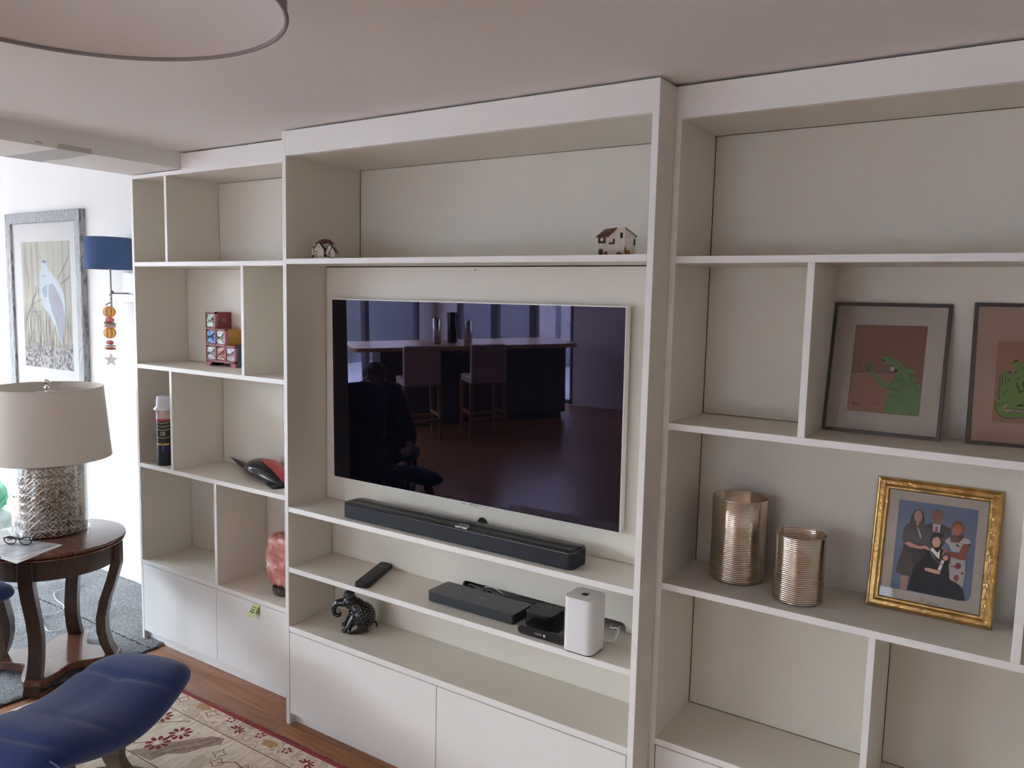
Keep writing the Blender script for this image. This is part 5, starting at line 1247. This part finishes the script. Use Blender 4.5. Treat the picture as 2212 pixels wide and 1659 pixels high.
# ================================================================== SIDE TABLE, LAMP AND WHAT LIES ON IT
tb = thing('side_table', (-1.165, -0.286, 0.012), 'round dark mahogany side table with curved legs and a low shelf', 'table')
TR = 0.290
MB().lathe([(TR - 0.016, 0.558), (TR - 0.006, 0.562), (TR - 0.003, 0.568), (TR - 0.010, 0.571), (TR - 0.004, 0.574), (TR, 0.580), (TR - 0.002, 0.586), (TR - 0.008, 0.588)], 0, 0, 96).build('tabletop', M_TABLE, tb, smooth=40)
MB().lathe([(TR - 0.030, 0.475), (TR - 0.028, 0.478), (TR - 0.028, 0.558), (TR - 0.040, 0.558), (TR - 0.040, 0.475)], 0, 0, 96, cap=False).build('apron', M_LEG, tb, smooth=40)
for k in range(4):
    a = math.radians(-47 + 90 * k)
    lg_ = MB()
    rr, zz, ww = [0.262, 0.262, 0.246, 0.212, 0.196, 0.196, 0.210, 0.238, 0.262], [0.558, 0.46, 0.40, 0.30, 0.22, 0.16, 0.10, 0.04, 0.0], [0.028, 0.028, 0.028, 0.027, 0.027, 0.027, 0.028, 0.030, 0.031]
    rings_ = []
    # smooth interpolation
    def ip(arr, t):
        i = min(int(t), len(arr) - 2); f_ = t - i
        f_ = f_ * f_ * (3 - 2 * f_) if False else f_
        return arr[i] * (1 - f_) + arr[i + 1] * f_
    for s_ in range(0, 33):
        t = s_ / 32 * 8
        r0, z0, hw = ip(rr, t), ip(zz, t), ip(ww, t)
        dr_ = 0.022
        rings_.append([(r0 - dr_, -hw, z0), (r0 + dr_ * 0.8, -hw, z0), (r0 + dr_ * 0.8, hw, z0), (r0 - dr_, hw, z0)])
    lg_.rings(rings_).tf(Matrix.Rotation(a, 4, 'Z')).build('leg', M_LEG, tb, smooth=35, bevel=0.002)
sh = []
for k in range(4):
    a = math.radians(-47 + 90 * k)
    a2 = a + PI / 2
    sh.append((0.262 * math.cos(a - 0.12), 0.262 * math.sin(a - 0.12)))
    sh.append((0.262 * math.cos(a + 0.12), 0.262 * math.sin(a + 0.12)))
    for i in range(1, 12):
        t = i / 12
        b_ = a + 0.12 + (PI / 2 - 0.24) * t
        r_ = 0.262 - 0.125 * math.sin(PI * t)
        sh.append((r_ * math.cos(b_), r_ * math.sin(b_)))
MB().prism(sh, 0.022, 0.056).build('lower_shelf', M_TABLE, tb, bevel=0.004)

lp_ = thing('table_lamp', (-1.250, -0.242, 0.6002), 'table lamp with mercury glass cylinder base and large taupe shade', 'lamp')
def mercury_mat():
    m = M('mercury_glass', (0.6, 0.55, 0.5), 0.16, 0.95)
    nt = m.node_tree
    b = bsdf(m)
    tc = nd(nt, 'ShaderNodeTexCoord')
    sx = nd(nt, 'ShaderNodeSeparateXYZ', {0: tc.outputs['Object']})
    u = mth(nt, 'MULTIPLY', mth(nt, 'ARCTAN2', sx.outputs[1], sx.outputs[0]), 22 / (2 * PI))
    v = mth(nt, 'MULTIPLY', sx.outputs[2], 26.0)
    fu = mth(nt, 'SUBTRACT', mth(nt, 'FRACT', u), 0.5)
    fv = mth(nt, 'SUBTRACT', mth(nt, 'FRACT', v), 0.5)
    au, av = mth(nt, 'ABSOLUTE', fu), mth(nt, 'ABSOLUTE', fv)
    dist = mth(nt, 'SQRT', mth(nt, 'ADD', mth(nt, 'MULTIPLY', fu, fu), mth(nt, 'MULTIPLY', fv, fv)))
    ln = mth(nt, 'MINIMUM', mth(nt, 'MINIMUM', mth(nt, 'ABSOLUTE', mth(nt, 'SUBTRACT', au, av)), mth(nt, 'ABSOLUTE', mth(nt, 'SUBTRACT', dist, 0.42))), mth(nt, 'MINIMUM', mth(nt, 'SUBTRACT', 0.5, au), mth(nt, 'SUBTRACT', 0.5, av)))
    groove = mth(nt, 'MINIMUM', mth(nt, 'MULTIPLY', ln, 12.0), 1.0)
    n = nd(nt, 'ShaderNodeTexNoise', {'Vector': tc.outputs['Object'], 'Scale': 90.0, 'Detail': 6.0, 'Roughness': 0.7})
    n2 = nd(nt, 'ShaderNodeTexNoise', {'Vector': tc.outputs['Object'], 'Scale': 9.0, 'Detail': 3.0})
    f = mth(nt, 'ADD', mth(nt, 'MULTIPLY', n.outputs['Fac'], 0.7), mth(nt, 'MULTIPLY', n2.outputs['Fac'], 0.3))
    nt.links.new(ramp(nt, f, [(0.34, (0.12, 0.095, 0.07)), (0.48, (0.50, 0.44, 0.37)), (0.62, (0.80, 0.76, 0.70))]), b.inputs['Base Color'])
    hgt = mth(nt, 'ADD', mth(nt, 'MULTIPLY', groove, 0.6), mth(nt, 'MULTIPLY', n.outputs['Fac'], 0.5))
    bp_ = nd(nt, 'ShaderNodeBump', {'Height': hgt, 'Strength': 0.8, 'Distance': 0.0035})
    nt.links.new(bp_.outputs[0], b.inputs['Normal'])
    return m
rb_ = 0.146
MB().lathe([(rb_ - 0.014, 0.0), (rb_ - 0.010, 0.002), (rb_ - 0.006, 0.008), (rb_ - 0.004, 0.040), (rb_ - 0.002, 0.044), (rb_ - 0.003, 0.30), (rb_ - 0.006, 0.34), (rb_ - 0.030, 0.352), (0.03, 0.354)], 0, 0, 72).build('glass_base', mercury_mat(), lp_, smooth=40)
def clear_glass():
    m = bpy.data.materials.new('clear_glass')
    m.use_nodes = True
    nt = m.node_tree
    nt.nodes.clear()
    o = nd(nt, 'ShaderNodeOutputMaterial')
    t = nd(nt, 'ShaderNodeBsdfTransparent', {'Color': (0.97, 0.97, 0.97, 1)})
    g_ = nd(nt, 'ShaderNodeBsdfGlossy', {'Roughness': 0.03})
    lw_ = nd(nt, 'ShaderNodeLayerWeight', {'Blend': 0.35})
    x = nd(nt, 'ShaderNodeMixShader', {0: mth(nt, 'MULTIPLY', lw_.outputs[1], 0.8), 1: t.outputs[0], 2: g_.outputs[0]})
    nt.links.new(x.outputs[0], o.inputs[0])
    return m
MB().lathe([(rb_ - 0.003, 0.001), (rb_ + 0.004, 0.004), (rb_ + 0.006, 0.012), (rb_ + 0.006, 0.33), (rb_ - 0.002, 0.345)], 0, 0, 72, cap=False).build('clear_glass_sleeve', clear_glass(), lp_, smooth=60)
MB().lathe([(0.030, 0.354), (0.028, 0.362), (0.014, 0.366), (0.012, 0.42), (0.016, 0.425), (0.016, 0.46)], 0, 0, 24).build('lamp_holder', M_CHROME, lp_, smooth=40)
def shade_mat():
    m = M('taupe_linen', (0.66, 0.61, 0.55), 0.9, var=0.04, scale=300, bump=0.15, bscale=500)
    return m
ZB, ZT, RB, RT = 0.332, 0.642, 0.2475, 0.2215
MB().lathe([(RB, ZB), (RT, ZT), (RT - 0.0025, ZT), (RB - 0.0025, ZB), (RB, ZB)], 0, 0, 96, cap=False).build('lamp_shade', shade_mat(), lp_, smooth=50)
tr_ = MB()
for (r_, z_) in ((RB, ZB + 0.002), (RT, ZT - 0.001)):
    tr_.tube([(r_ * math.cos(2 * PI * k / 96), r_ * math.sin(2 * PI * k / 96), z_) for k in range(97)], 0.0022, 8)
tr_.build('shade_trim', M('pale_trim', (0.62, 0.58, 0.53), 0.8), lp_, smooth=180)
sp2 = MB()
for a in (0.35, 2.45, 4.55):
    c_, s_ = math.cos(a), math.sin(a)
    sp2.tube([(0.008 * c_, 0.008 * s_, 0.622), (0.10 * c_, 0.10 * s_, 0.618), (0.200 * c_, 0.200 * s_, 0.618), (0.214 * c_, 0.214 * s_, 0.622), ((RT - 0.002) * c_, (RT - 0.002) * s_, ZT - 0.003)], 0.0020, 8)
sp2.build('spider_fitter', M_CHROME, lp_, smooth=180)
hr_ = [(0.055 * math.cos(t) * (1 - 0.15 * math.sin(t)), 0, 0.47 + 0.145 * math.sin(t)) for t in [PI * k / 16 for k in range(17)]]
MB().tube([(x * 0.83, x * 0.55, z) for x, y, z in hr_], 0.0022, 8).build('harp', M_CHROME, lp_, smooth=180)
MB().lathe([(0.011, 0.616), (0.011, 0.622), (0.005, 0.626), (0.011, 0.634), (0.011, 0.640), (0.005, 0.644), (0.004, 0.650), (0.013, 0.656), (0.016, 0.664), (0.013, 0.672), (0.004, 0.676)], 0, 0, 24).build('finial', M_CHROME, lp_, smooth=60)
# chrome tripod feet seen as a dark line under the glass
MG = M('grey_photo_print', (0.36, 0.36, 0.38), 0.35, var=0.55, scale=18)
MWP = M('white_paper', (0.80, 0.79, 0.78), 0.7)
MLP = M('sage_print', (0.62, 0.64, 0.58), 0.5, var=0.25, scale=12)
def leaf(name, pts, z0, t, top, label, lift=None, cover=None):
    n = len(pts)
    lift = lift or [0] * n
    o = thing(name, (pts[0][0], pts[0][1], z0), label, 'magazine', 'magazines on the side table')
    L0 = [(p[0] - pts[0][0], p[1] - pts[0][1]) for p in pts]
    vs = [(L0[i][0], L0[i][1], lift[i]) for i in range(n)] + [(L0[i][0], L0[i][1], t * 0.8 + lift[i]) for i in range(n)]
    fs = [tuple(range(n))[::-1], tuple(range(n, 2 * n))] + [(i, (i + 1) % n, n + (i + 1) % n, n + i) for i in range(n)]
    MB().add(vs, fs).build('pages', MWP, o)
    m_ = (sum(p[0] for p in L0) / n, sum(p[1] for p in L0) / n)
    k = cover or 0.97
    vs = [(m_[0] + (L0[i][0] - m_[0]) * k, m_[1] + (L0[i][1] - m_[1]) * k, t * 0.8 + 0.0003 + lift[i]) for i in range(n)]
    MB().poly(vs).build('cover', top, o)
leaf('magazine', [(-1.020, -0.555), (-0.905, -0.548), (-0.998, -0.325), (-1.19, -0.42)], 0.6004, 0.004, MWP, 'white magazine at the bottom of the pile on the side table', [0, 0, 0, 0])
leaf('magazine', [(-1.135, -0.575), (-0.930, -0.525), (-1.010, -0.335), (-1.215, -0.41)], 0.6046, 0.003, MG, 'magazine with a grey photographic cover, topmost on the side table')
leaf('magazine', [(-1.42, -0.42), (-1.26, -0.425), (-1.225, -0.402), (-1.40, -0.362)], 0.6004, 0.003, MLP, 'sage green and white magazine lying against the lamp base')
gl = thing('reading_glasses', (-1.13, -0.44, 0.6075), 'folded black glasses lying on the magazines', 'glasses', rz=math.radians(28))
gm = MB()
for sg_ in (-1, 1):
    pts = [(sg_ * 0.034 + 0.026 * math.cos(t), 0.0, 0.017 + 0.016 * math.sin(t)) for t in [2 * PI * k / 20 for k in range(21)]]
    gm.tube(pts, 0.0022, 8)
    gm.tube([(sg_ * 0.062, 0, 0.024), (sg_ * 0.066, 0.01, 0.024), (sg_ * 0.05, 0.03, 0.016), (-sg_ * 0.06, 0.036, 0.010)], [0.003, 0.0032, 0.0035, 0.0045], 8)
gm.tube([(-0.009, 0, 0.022), (0, 0.002, 0.026), (0.009, 0, 0.022)], 0.002, 8)
gm.build('frame', M_BLKG, gl, smooth=180)
le = MB()
for sg_ in (-1, 1):
    le.tube([(sg_ * 0.034, -0.0006, 0.017), (sg_ * 0.034, 0.0006, 0.017)], 0.0155, 20)
le.build('lens', M_PGL, gl)
cable('lamp_flex', [(-2.03, 0.30, 0.014), (-2.05, 0.16, 0.018), (-1.95, 0.10, 0.018), (-1.80, 0.07, 0.018), (-1.74, 0.0, 0.018), (-1.76, -0.06, 0.018), (-1.67, -0.10, 0.018), (-1.55, -0.13, 0.018), (-1.50, -0.06, 0.018), (-1.45, 0.03, 0.018)], 0.0028, M('grey_flex', (0.52, 0.52, 0.54), 0.5), 'thin grey cable looping over the grey carpet behind the side table')

# plastic-wrapped bundle by the wall
def crumple(v, s1=3.0, a1=0.25, s2=9.0, a2=0.08):
    return 1 + a1 * noise.noise(v * s1) + a2 * noise.noise(v * s2)
def cr(seed, a1=0.25, a2=0.10):
    def f(th, ph):
        v = Vector((math.cos(th) * math.cos(ph), math.sin(th) * math.cos(ph), math.sin(ph))) + Vector((seed, 0, 0))
        return crumple(v, 2.4, a1, 9.0, a2)
    return f
bg_ = thing('plastic_bag_bundle', (-3.12, 0.22, 0.012), 'green and clear plastic bags bundled against the wall behind the table lamp', 'plastic bags')
def plast(name, col, alpha):
    m = M(name, col, 0.15, spec=0.8, bump=0.6, bscale=25)
    bsdf(m).inputs['Transmission Weight'].default_value = alpha
    return m
MB().ball((0, 0, 0.36), 0.20, 0.15, 0.125, 40, f=cr(1)).build('green_bag', M('green_plastic', (0.10, 0.50, 0.27), 0.2, var=0.25, scale=9, spec=0.8, bump=0.5, bscale=20), bg_, smooth=180)
MB().ball((-0.02, 0.0, 0.15), 0.24, 0.17, 0.165, 40, f=cr(5)).build('clear_bag', M('frosted_plastic', (0.66, 0.72, 0.70), 0.2, var=0.15, scale=7, spec=0.8, bump=0.7, bscale=14), bg_, smooth=180)

# ================================================================== CEILING LAMP
cl = thing('ceiling_lamp', (1.165, -1.375, 2.078), 'large shallow grey drum ceiling light cut off by the top left corner', 'lamp')
RD = 0.305
M_DSH = M('grey_fabric_shade', (0.26, 0.24, 0.235), 0.9, var=0.06, scale=200)
MB().lathe([(RD, 0), (RD, 0.150), (RD - 0.003, 0.150), (RD - 0.003, 0.0), (RD, 0)], 0, 0, 128, cap=False).build('drum_shade', M_DSH, cl, smooth=50)
rg2 = MB().tube([((RD - 0.001) * math.cos(2 * PI * k / 128), (RD - 0.001) * math.sin(2 * PI * k / 128), 0.0015) for k in range(129)], 0.0035, 8)
rg2.build('bottom_trim', M_DSH, cl, smooth=180)
MB().lathe([(0.002, 0.006), (RD - 0.006, 0.006), (RD - 0.0035, 0.004), (RD - 0.0035, 0.008), (0.002, 0.008)], 0, 0, 128, cap=False).build('diffuser', M('opal_diffuser', (0.66, 0.62, 0.61), 0.55), cl, smooth=40)
MB().lathe([(0.06, 0.150), (0.06, 0.1785)], 0, 0, 32).build('ceiling_rose', M_STEEL, cl, smooth=40)
sp3 = MB()
for a in (0.5, 2.6, 4.7):
    sp3.tube([(0, 0, 0.148), ((RD - 0.002) * math.cos(a), (RD - 0.002) * math.sin(a), 0.148)], 0.002, 6)
sp3.build('spider_frame', M_STEEL, cl)

# ================================================================== FOOTSTOOL AND RECLINER
def cushion(Lh, Wh, th, zc, dents=(), cdent=None, tilt=0.0, pu=3.0, pv=2.6, nu=64, nv=40, wave=None):
    """soft cushion lofted along y: half length Lh, half width Wh (x), thickness th"""
    rings = []
    for i in range(nu + 1):
        u = -1 + 2 * i / nu
        uu = math.copysign(abs(math.sin(u * PI / 2)), u)
        k = max(0.0, 1 - abs(uu) ** pu) ** (1 / pu)
        kw = 0.10 + 0.90 * k if abs(uu) < 0.9999 else 0.06
        kt = 0.04 + 0.96 * max(0.0, 1 - abs(uu) ** 2.6) ** (1 / 2.2)
        rg = []
        for j in range(nv):
            a = 2 * PI * j / nv
            ca, sa = math.cos(a), math.sin(a)
            x = math.copysign(abs(ca) ** (2 / pv), ca) * Wh * kw
            z = math.copysign(abs(sa) ** (2 / 2.3), sa) * th / 2 * kt
            y = uu * Lh
            if sa > 0:
                for (ud, dep_, wd) in dents:
                    z -= dep_ * math.exp(-((y / Lh - ud - 0.10 * (x / Wh) ** 2) / wd) ** 2) * sa ** 0.5
                if cdent:
                    y0_, y1_, dep_, wd = cdent
                    if y0_ < y / Lh < y1_:
                        z -= dep_ * math.exp(-(x / wd) ** 2) * sa
            zz = zc + z + (wave(y / Lh, x / Wh) if wave else 0) + tilt * x
            rg.append((x, y, zz))
        rings.append(rg)
    return MB().rings(rings)
fs_ = thing('footstool', (-0.065, -0.735, 0.006), 'navy upholstered footstool with wavy stitched cushion and curved wooden leg', 'footstool', rz=0.30)
fw = lambda u, v: 0.030 * math.cos(PI * u * 1.02) * -1 + 0.006 - 0.035 * abs(u) ** 4
cushion(0.345, 0.205, 0.135, 0.340, dents=((0.40, 0.010, 0.045), (-0.36, 0.006, 0.05), (-0.78, 0.010, 0.04)), cdent=(-0.36, 0.40, 0.007, 0.010), wave=fw, nu=90, nv=56).build('cushion', M_NAVY, fs_, smooth=180)
M_LW = M('grey_brown_wood', (0.115, 0.085, 0.062), 0.38, var=0.25, scale=20, stretch=(1, 1, 6))
def slab_path(mb, path, hw, t, axis='y'):
    """bent board following path of (x, z), half width hw along y"""
    rings = []
    for i, (x, z) in enumerate(path):
        a, b = path[max(i - 1, 0)], path[min(i + 1, len(path) - 1)]
        tx, tz = b[0] - a[0], b[1] - a[1]
        L_ = math.hypot(tx, tz)
        nx, nz = -tz / L_ * t / 2, tx / L_ * t / 2
        h = hw[i] if isinstance(hw, (list, tuple)) else hw
        rings.append([(x + nx, -h, z + nz), (x - nx, -h, z - nz), (x - nx, h, z - nz), (x + nx, h, z + nz)])
    return mb.rings(rings)
for sg_ in (1, -1):
    pth = []
    for k in range(25):
        t = k / 24
        y_ = sg_ * (0.120 - 0.020 * math.sin(PI * t) + 0.085 * max(0, (0.45 - t)) ** 1.3 * 2)
        z_ = 0.012 + 0.285 * t
        pth.append((y_, z_))
    mb = slab_path(MB(), pth, [0.030 + 0.020 * (k / 24) ** 1.5 + 0.012 * (1 - k / 24) ** 3 for k in range(25)], 0.030)
    mb.tf(Matrix.Rotation(PI / 2, 4, 'Z')).build('leg', M_LW, fs_, smooth=40, bevel=0.004)
ring_ = MB()
ring_.lathe([(0.185, 0.002), (0.225, 0.002), (0.225, 0.024), (0.185, 0.024), (0.185, 0.002)], 0, 0, 64, cap=False)
ring_.build('base_ring', M_LW, fs_, smooth=40)
sm = MB()
sm.tube([(0.205 * math.cos(t), -0.285 + 0.0 * t, 0.335 + 0.052 * math.sin(t)) for t in [0.15 + 0.1 * k for k in range(13)]], 0.0028, 6)
sm.build('piping', M('light_blue_piping', (0.12, 0.16, 0.28), 0.9), fs_, smooth=180)

ch = thing('recliner_chair', (-0.86, -1.03, 0.006), 'navy upholstered reclining armchair with only its rounded arm and seat front showing at left', 'armchair', rz=0.30)
R90 = Matrix.Rotation(-PI / 2, 4, 'Z')
cushion(0.30, 0.265, 0.17, 0.375, dents=((0.3, 0.010, 0.05),), wave=lambda u, v: 0.02 * u).tf(T(0.06, 0, 0) @ R90).build('seat', M_NAVY, ch, smooth=180)
bk = cushion(0.40, 0.275, 0.16, 0.0, dents=((-0.25, 0.012, 0.05), (0.30, 0.014, 0.05)), cdent=(-0.25, 0.30, 0.008, 0.012))
bk.tf(T(-0.33, 0, 0.72) @ Matrix.Rotation(math.radians(-73), 4, 'Y') @ R90).build('backrest', M_NAVY, ch, smooth=180)
for sg_ in (1, -1):
    cushion(0.235, 0.062, 0.095, 0.530, wave=lambda u, v: 0.010 * u).tf(T(-0.01, 0.325 * sg_, 0) @ R90).build('arm_pad', M_NAVY, ch, smooth=180)
    slab_path(MB(), [(-0.20, 0.49), (-0.22, 0.40), (-0.20, 0.30), (-0.12, 0.22), (0.0, 0.19), (0.12, 0.22), (0.16, 0.32), (0.14, 0.42), (0.10, 0.49)], 0.018, 0.035).tf(T(0, 0.325 * sg_, 0)).build('arm_frame', M_LW, ch, smooth=40)
MB().lathe([(0.26, 0.002), (0.31, 0.002), (0.31, 0.028), (0.26, 0.028), (0.26, 0.002)], 0, 0, 64, cap=False).build('base_ring', M_LW, ch, smooth=40)
for sg_ in (1, -1):
    slab_path(MB(), [(0.27, 0.026), (0.20, 0.08), (0.15, 0.16), (0.14, 0.23), (0.10, 0.285)], 0.03, 0.03).tf(Matrix.Rotation(PI / 2 * sg_, 4, 'Z')).build('leg', M_LW, ch, smooth=40)
MB().box(-0.12, 0.12, -0.34, 0.34, 0.262, 0.295).build('seat_frame', M_LW, ch, bevel=0.006)

ch2 = ch.copy()
COL.objects.link(ch2)
ch2.location = (-1.60, -1.80, 0.012)
ch2.scale = (0.88, 0.88, 0.88)
ch2.rotation_euler = (0, 0, 1.0)
ch2['label'] = 'navy recliner facing the television, seen only as a dark shape in the television reflection'
for c_ in list(ch.children):
    k_ = c_.copy()
    COL.objects.link(k_)
    k_.parent = ch2
for o_ in (ch, ch2):
    o_['group'] = 'navy recliners'
# seated person (shows only as a dark reflection in the television)
pe = thing('person', (-1.60, -1.80, 0.012), 'person in dark clothes leaning back in a recliner, seen reflected in the television', 'person', rz=1.0)
pe.scale = (0.88, 0.88, 0.88)
def skinned(name, chain, mat, parent, sub=2):
    """chain: list of (parent index or -1, position, radius)"""
    me = bpy.data.meshes.new(name)
    me.from_pydata([c[1] for c in chain], [(c[0], i) for i, c in enumerate(chain) if c[0] >= 0], [])
    o = bpy.data.objects.new(name, me)
    COL.objects.link(o)
    o.parent = parent
    sk = o.modifiers.new('skin', 'SKIN')
    lay = me.skin_vertices[0]
    for i, c in enumerate(chain):
        r = c[2] if isinstance(c[2], tuple) else (c[2], c[2])
        lay.data[i].radius = r
        lay.data[i].use_root = (i == 0)
    sb_ = o.modifiers.new('sub', 'SUBSURF')
    sb_.levels = sub
    sb_.render_levels = sub
    me.materials.append(mat)
    return o
M_CLO = M('charcoal_jumper', (0.016, 0.017, 0.022), 0.95, var=0.1, scale=100)
M_TRO = M('dark_trousers', (0.014, 0.015, 0.020), 0.95)
M_SKN = M('skin', (0.50, 0.28, 0.21), 0.55, var=0.05, **{'Subsurface_Weight': 0.1})
def body_chain(extra=0.0, torso=True, arms=True, legs=True, hands=True, head=True):
    c = [(-1, (-0.12, 0, 0.56), 0.135 + extra), (0, (-0.16, 0, 0.68), 0.125 + extra), (1, (-0.21, 0, 0.82), 0.135 + extra), (2, (-0.235, 0, 0.925), 0.095 + extra)]
    if head:
        c += [(3, (-0.235, 0, 1.000), 0.055), (4, (-0.215, 0, 1.060), (0.072, 0.080)), (5, (-0.205, 0, 1.125), (0.078, 0.088)), (6, (-0.210, 0, 1.170), (0.060, 0.068))]
    for s_ in (1, -1):
        b0 = len(c)
        c += [(3, (-0.225, 0.155 * s_, 0.915), 0.062 + extra), (b0, (-0.19, 0.250 * s_, 0.80), 0.048 + extra), (b0 + 1, (-0.13, 0.315 * s_, 0.650), 0.040 + extra), (b0 + 2, (0.06, 0.325 * s_, 0.622), 0.030 + extra)]
        if hands:
            c += [(b0 + 3, (0.115, 0.325 * s_, 0.612), (0.022, 0.016)), (b0 + 4, (0.165, 0.325 * s_, 0.608), (0.034, 0.013))]
            h = len(c) - 1
            for k, (dy, L_) in enumerate(((-0.027, 0.060), (-0.009, 0.070), (0.009, 0.066), (0.027, 0.050))):
                q_ = len(c)
                c += [(h, (0.195, 0.325 * s_ + dy, 0.608), 0.0085), (q_, (0.195 + L_ * 0.6, 0.325 * s_ + dy * 1.15, 0.600), 0.0078), (q_ + 1, (0.195 + L_, 0.325 * s_ + dy * 1.2, 0.582), 0.0065)]
            q_ = len(c)
            c += [(h - 1, (0.140, (0.325 - 0.030) * s_, 0.606), 0.0105), (q_, (0.175, (0.325 - 0.050) * s_, 0.600), 0.0090), (q_ + 1, (0.200, (0.325 - 0.056) * s_, 0.592), 0.0075)]
    if legs:
        for s_ in (1, -1):
            b0 = len(c)
            c += [(0, (-0.02, 0.095 * s_, 0.540), 0.085 + extra), (b0, (0.16, 0.105 * s_, 0.545), 0.072 + extra), (b0 + 1, (0.36, 0.110 * s_, 0.550), 0.060 + extra), (b0 + 2, (0.46, 0.115 * s_, 0.40), 0.050 + extra), (b0 + 3, (0.50, 0.118 * s_, 0.20), 0.040 + extra), (b0 + 4, (0.51, 0.120 * s_, 0.085), 0.034 + extra)]
            if extra == 0:
                c += [(len(c) - 1, (0.60, 0.125 * s_, 0.040), (0.036, 0.026))]
    return c
pb = skinned('body', body_chain(), M_SKN, pe)
skinned('jumper', body_chain(0.014, hands=False, head=False, legs=False), M_CLO, pb)
skinned('trousers', [c for c in body_chain(0.012, hands=False, head=False, arms=False)][:2] + [(0, (-0.02, 0.095, 0.540), 0.097), (2, (0.16, 0.105, 0.545), 0.084), (3, (0.36, 0.110, 0.550), 0.071), (4, (0.46, 0.115, 0.40), 0.061), (5, (0.50, 0.118, 0.20), 0.051), (6, (0.51, 0.120, 0.10), 0.048),
        (0, (-0.02, -0.095, 0.540), 0.097), (8, (0.16, -0.105, 0.545), 0.084), (9, (0.36, -0.110, 0.550), 0.071), (10, (0.46, -0.115, 0.40), 0.061), (11, (0.50, -0.118, 0.20), 0.051), (12, (0.51, -0.120, 0.10), 0.048)], M_TRO, pb)
for s_ in (1, -1):
    MB().ball((0.585, 0.124 * s_, 0.050), 0.110, 0.046, 0.046, 18).build('shoe', M_BLK, pb, smooth=180)
MB().ball((-0.232, 0, 1.165), 0.098, 0.098, 0.095, 32, f=lambda th, ph: 1.0 + 0.07 * noise.noise(Vector((math.cos(th) * 3, math.sin(th) * 3, ph * 4))) - (0.16 if math.cos(th) > 0.2 and ph < 0.25 else 0)).build('hair', M('greying_hair', (0.20, 0.17, 0.16), 0.8, var=0.3, scale=150), pb, smooth=180)
fe = MB()
for s_ in (1, -1):
    fe.ball((-0.130, 0.030 * s_, 1.118), 0.012, 0.012, 0.010, 12)
fe.build('eyes', M('eye_white', (0.5, 0.48, 0.45), 0.2), pb, smooth=180)
MB().ball((-0.122, 0, 1.095), 0.020, 0.013, 0.022, 12).build('nose', M_SKN, pb, smooth=180)
MB().ball((-0.136, 0, 1.062), 0.008, 0.022, 0.006, 12).build('mouth', M('lips', (0.40, 0.15, 0.13), 0.5), pb, smooth=180)
for s_ in (1, -1):
    MB().ball((-0.215, 0.086 * s_, 1.105), 0.016, 0.008, 0.028, 12).build('ear', M_SKN, pb, smooth=180)

# ================================================================== FAR SIDE OF THE ROOM (seen in the television)
M_OAK = M('pale_oak', (0.40, 0.23, 0.12), 0.35, var=0.2, scale=9, stretch=(1, 8, 1))
M_SAND = M('sand_fabric', (0.46, 0.36, 0.33), 0.9, var=0.05, scale=200)
M_CAB = M('dark_island_panel', (0.05, 0.045, 0.05), 0.5, var=0.1)
ik = thing('kitchen_island', (-3.52, -5.35, 0), 'oak topped kitchen island with dark panels, seen reflected in the television', 'kitchen island', rz=math.radians(-53))
MB().prism(rrect(-1.35, 1.35, -0.50, 0.50, 0.09, 6), 0.91, 0.955).build('worktop', M_OAK, ik, smooth=40)
MB().box(-1.0, 1.3, -0.38, 0.20, 0.08, 0.909).box(-0.96, 1.26, -0.34, 0.16, 0, 0.08).build('cabinet_body', M_CAB, ik, bevel=0.002)
def stool(loc, label):
    o = thing('bar_stool', loc, label, 'bar stool', 'bar stools at the kitchen island', rz=math.radians(-53))
    MB().box(-0.20, 0.20, 0.16, 0.215, 0.60, 1.02).build('backrest', M_SAND, o, bevel=0.02, seg=3)
    MB().box(-0.205, 0.205, -0.20, 0.20, 0.595, 0.675).build('seat', M_SAND, o, bevel=0.02, seg=3)
    for sx_ in (1, -1):
        for sy2, top in ((1, 0.60), (-1, 0.60)):
            MB().add([(sx_ * 0.185 + dx, sy2 * 0.185 + dy, z) for z, w2, sp_x in ((0, 0.013, 0.012), (top, 0.020, 0.0)) for dx, dy in ((-w2 + sx_ * sp_x, -w2), (w2 + sx_ * sp_x, -w2), (w2 + sx_ * sp_x, w2), (-w2 + sx_ * sp_x, w2))],
                     [(3, 2, 1, 0), (4, 5, 6, 7), (0, 1, 5, 4), (1, 2, 6, 5), (2, 3, 7, 6), (3, 0, 4, 7)]).build('leg', M_OAK, o)
    MB().box(-0.185, 0.185, 0.172, 0.198, 0.20, 0.235).box(-0.185, 0.185, -0.198, -0.172, 0.20, 0.235).box(-0.198, -0.172, -0.185, 0.185, 0.26, 0.29).box(0.172, 0.198, -0.185, 0.185, 0.26, 0.29).build('stretcher', M_OAK, o)
    return o
stool((-3.22, -4.22, 0), 'sand coloured bar stool at the left end of the island in the reflection')
stool((-2.78, -4.80, 0), 'sand coloured bar stool further right along the island in the reflection')
def jar(x, y, r, h, mat, nm, label, cat):
    return tag(MB().lathe([(r * 0.92, 0), (r, 0.01), (r, h - 0.01), (r * 0.96, h), (r * 0.9, h), (r * 0.9, 0.02), (0.004, 0.018)], 0, 0, 24).tf(T(x, y, 0.9555)).build(nm, mat, smooth=50), label, cat)
jar(-3.62, -5.02, 0.055, 0.30, M_CHROME, 'steel_canister', 'tall steel canister on the island worktop, nearer the stools', 'canister')
jar(-3.45, -5.42, 0.05, 0.26, M_CHROME, 'steel_canister', 'shorter steel canister further along the island worktop', 'canister')
jar(-3.60, -5.30, 0.06, 0.36, M_BLKG, 'black_bottle', 'black bottle standing between the two steel canisters', 'bottle')
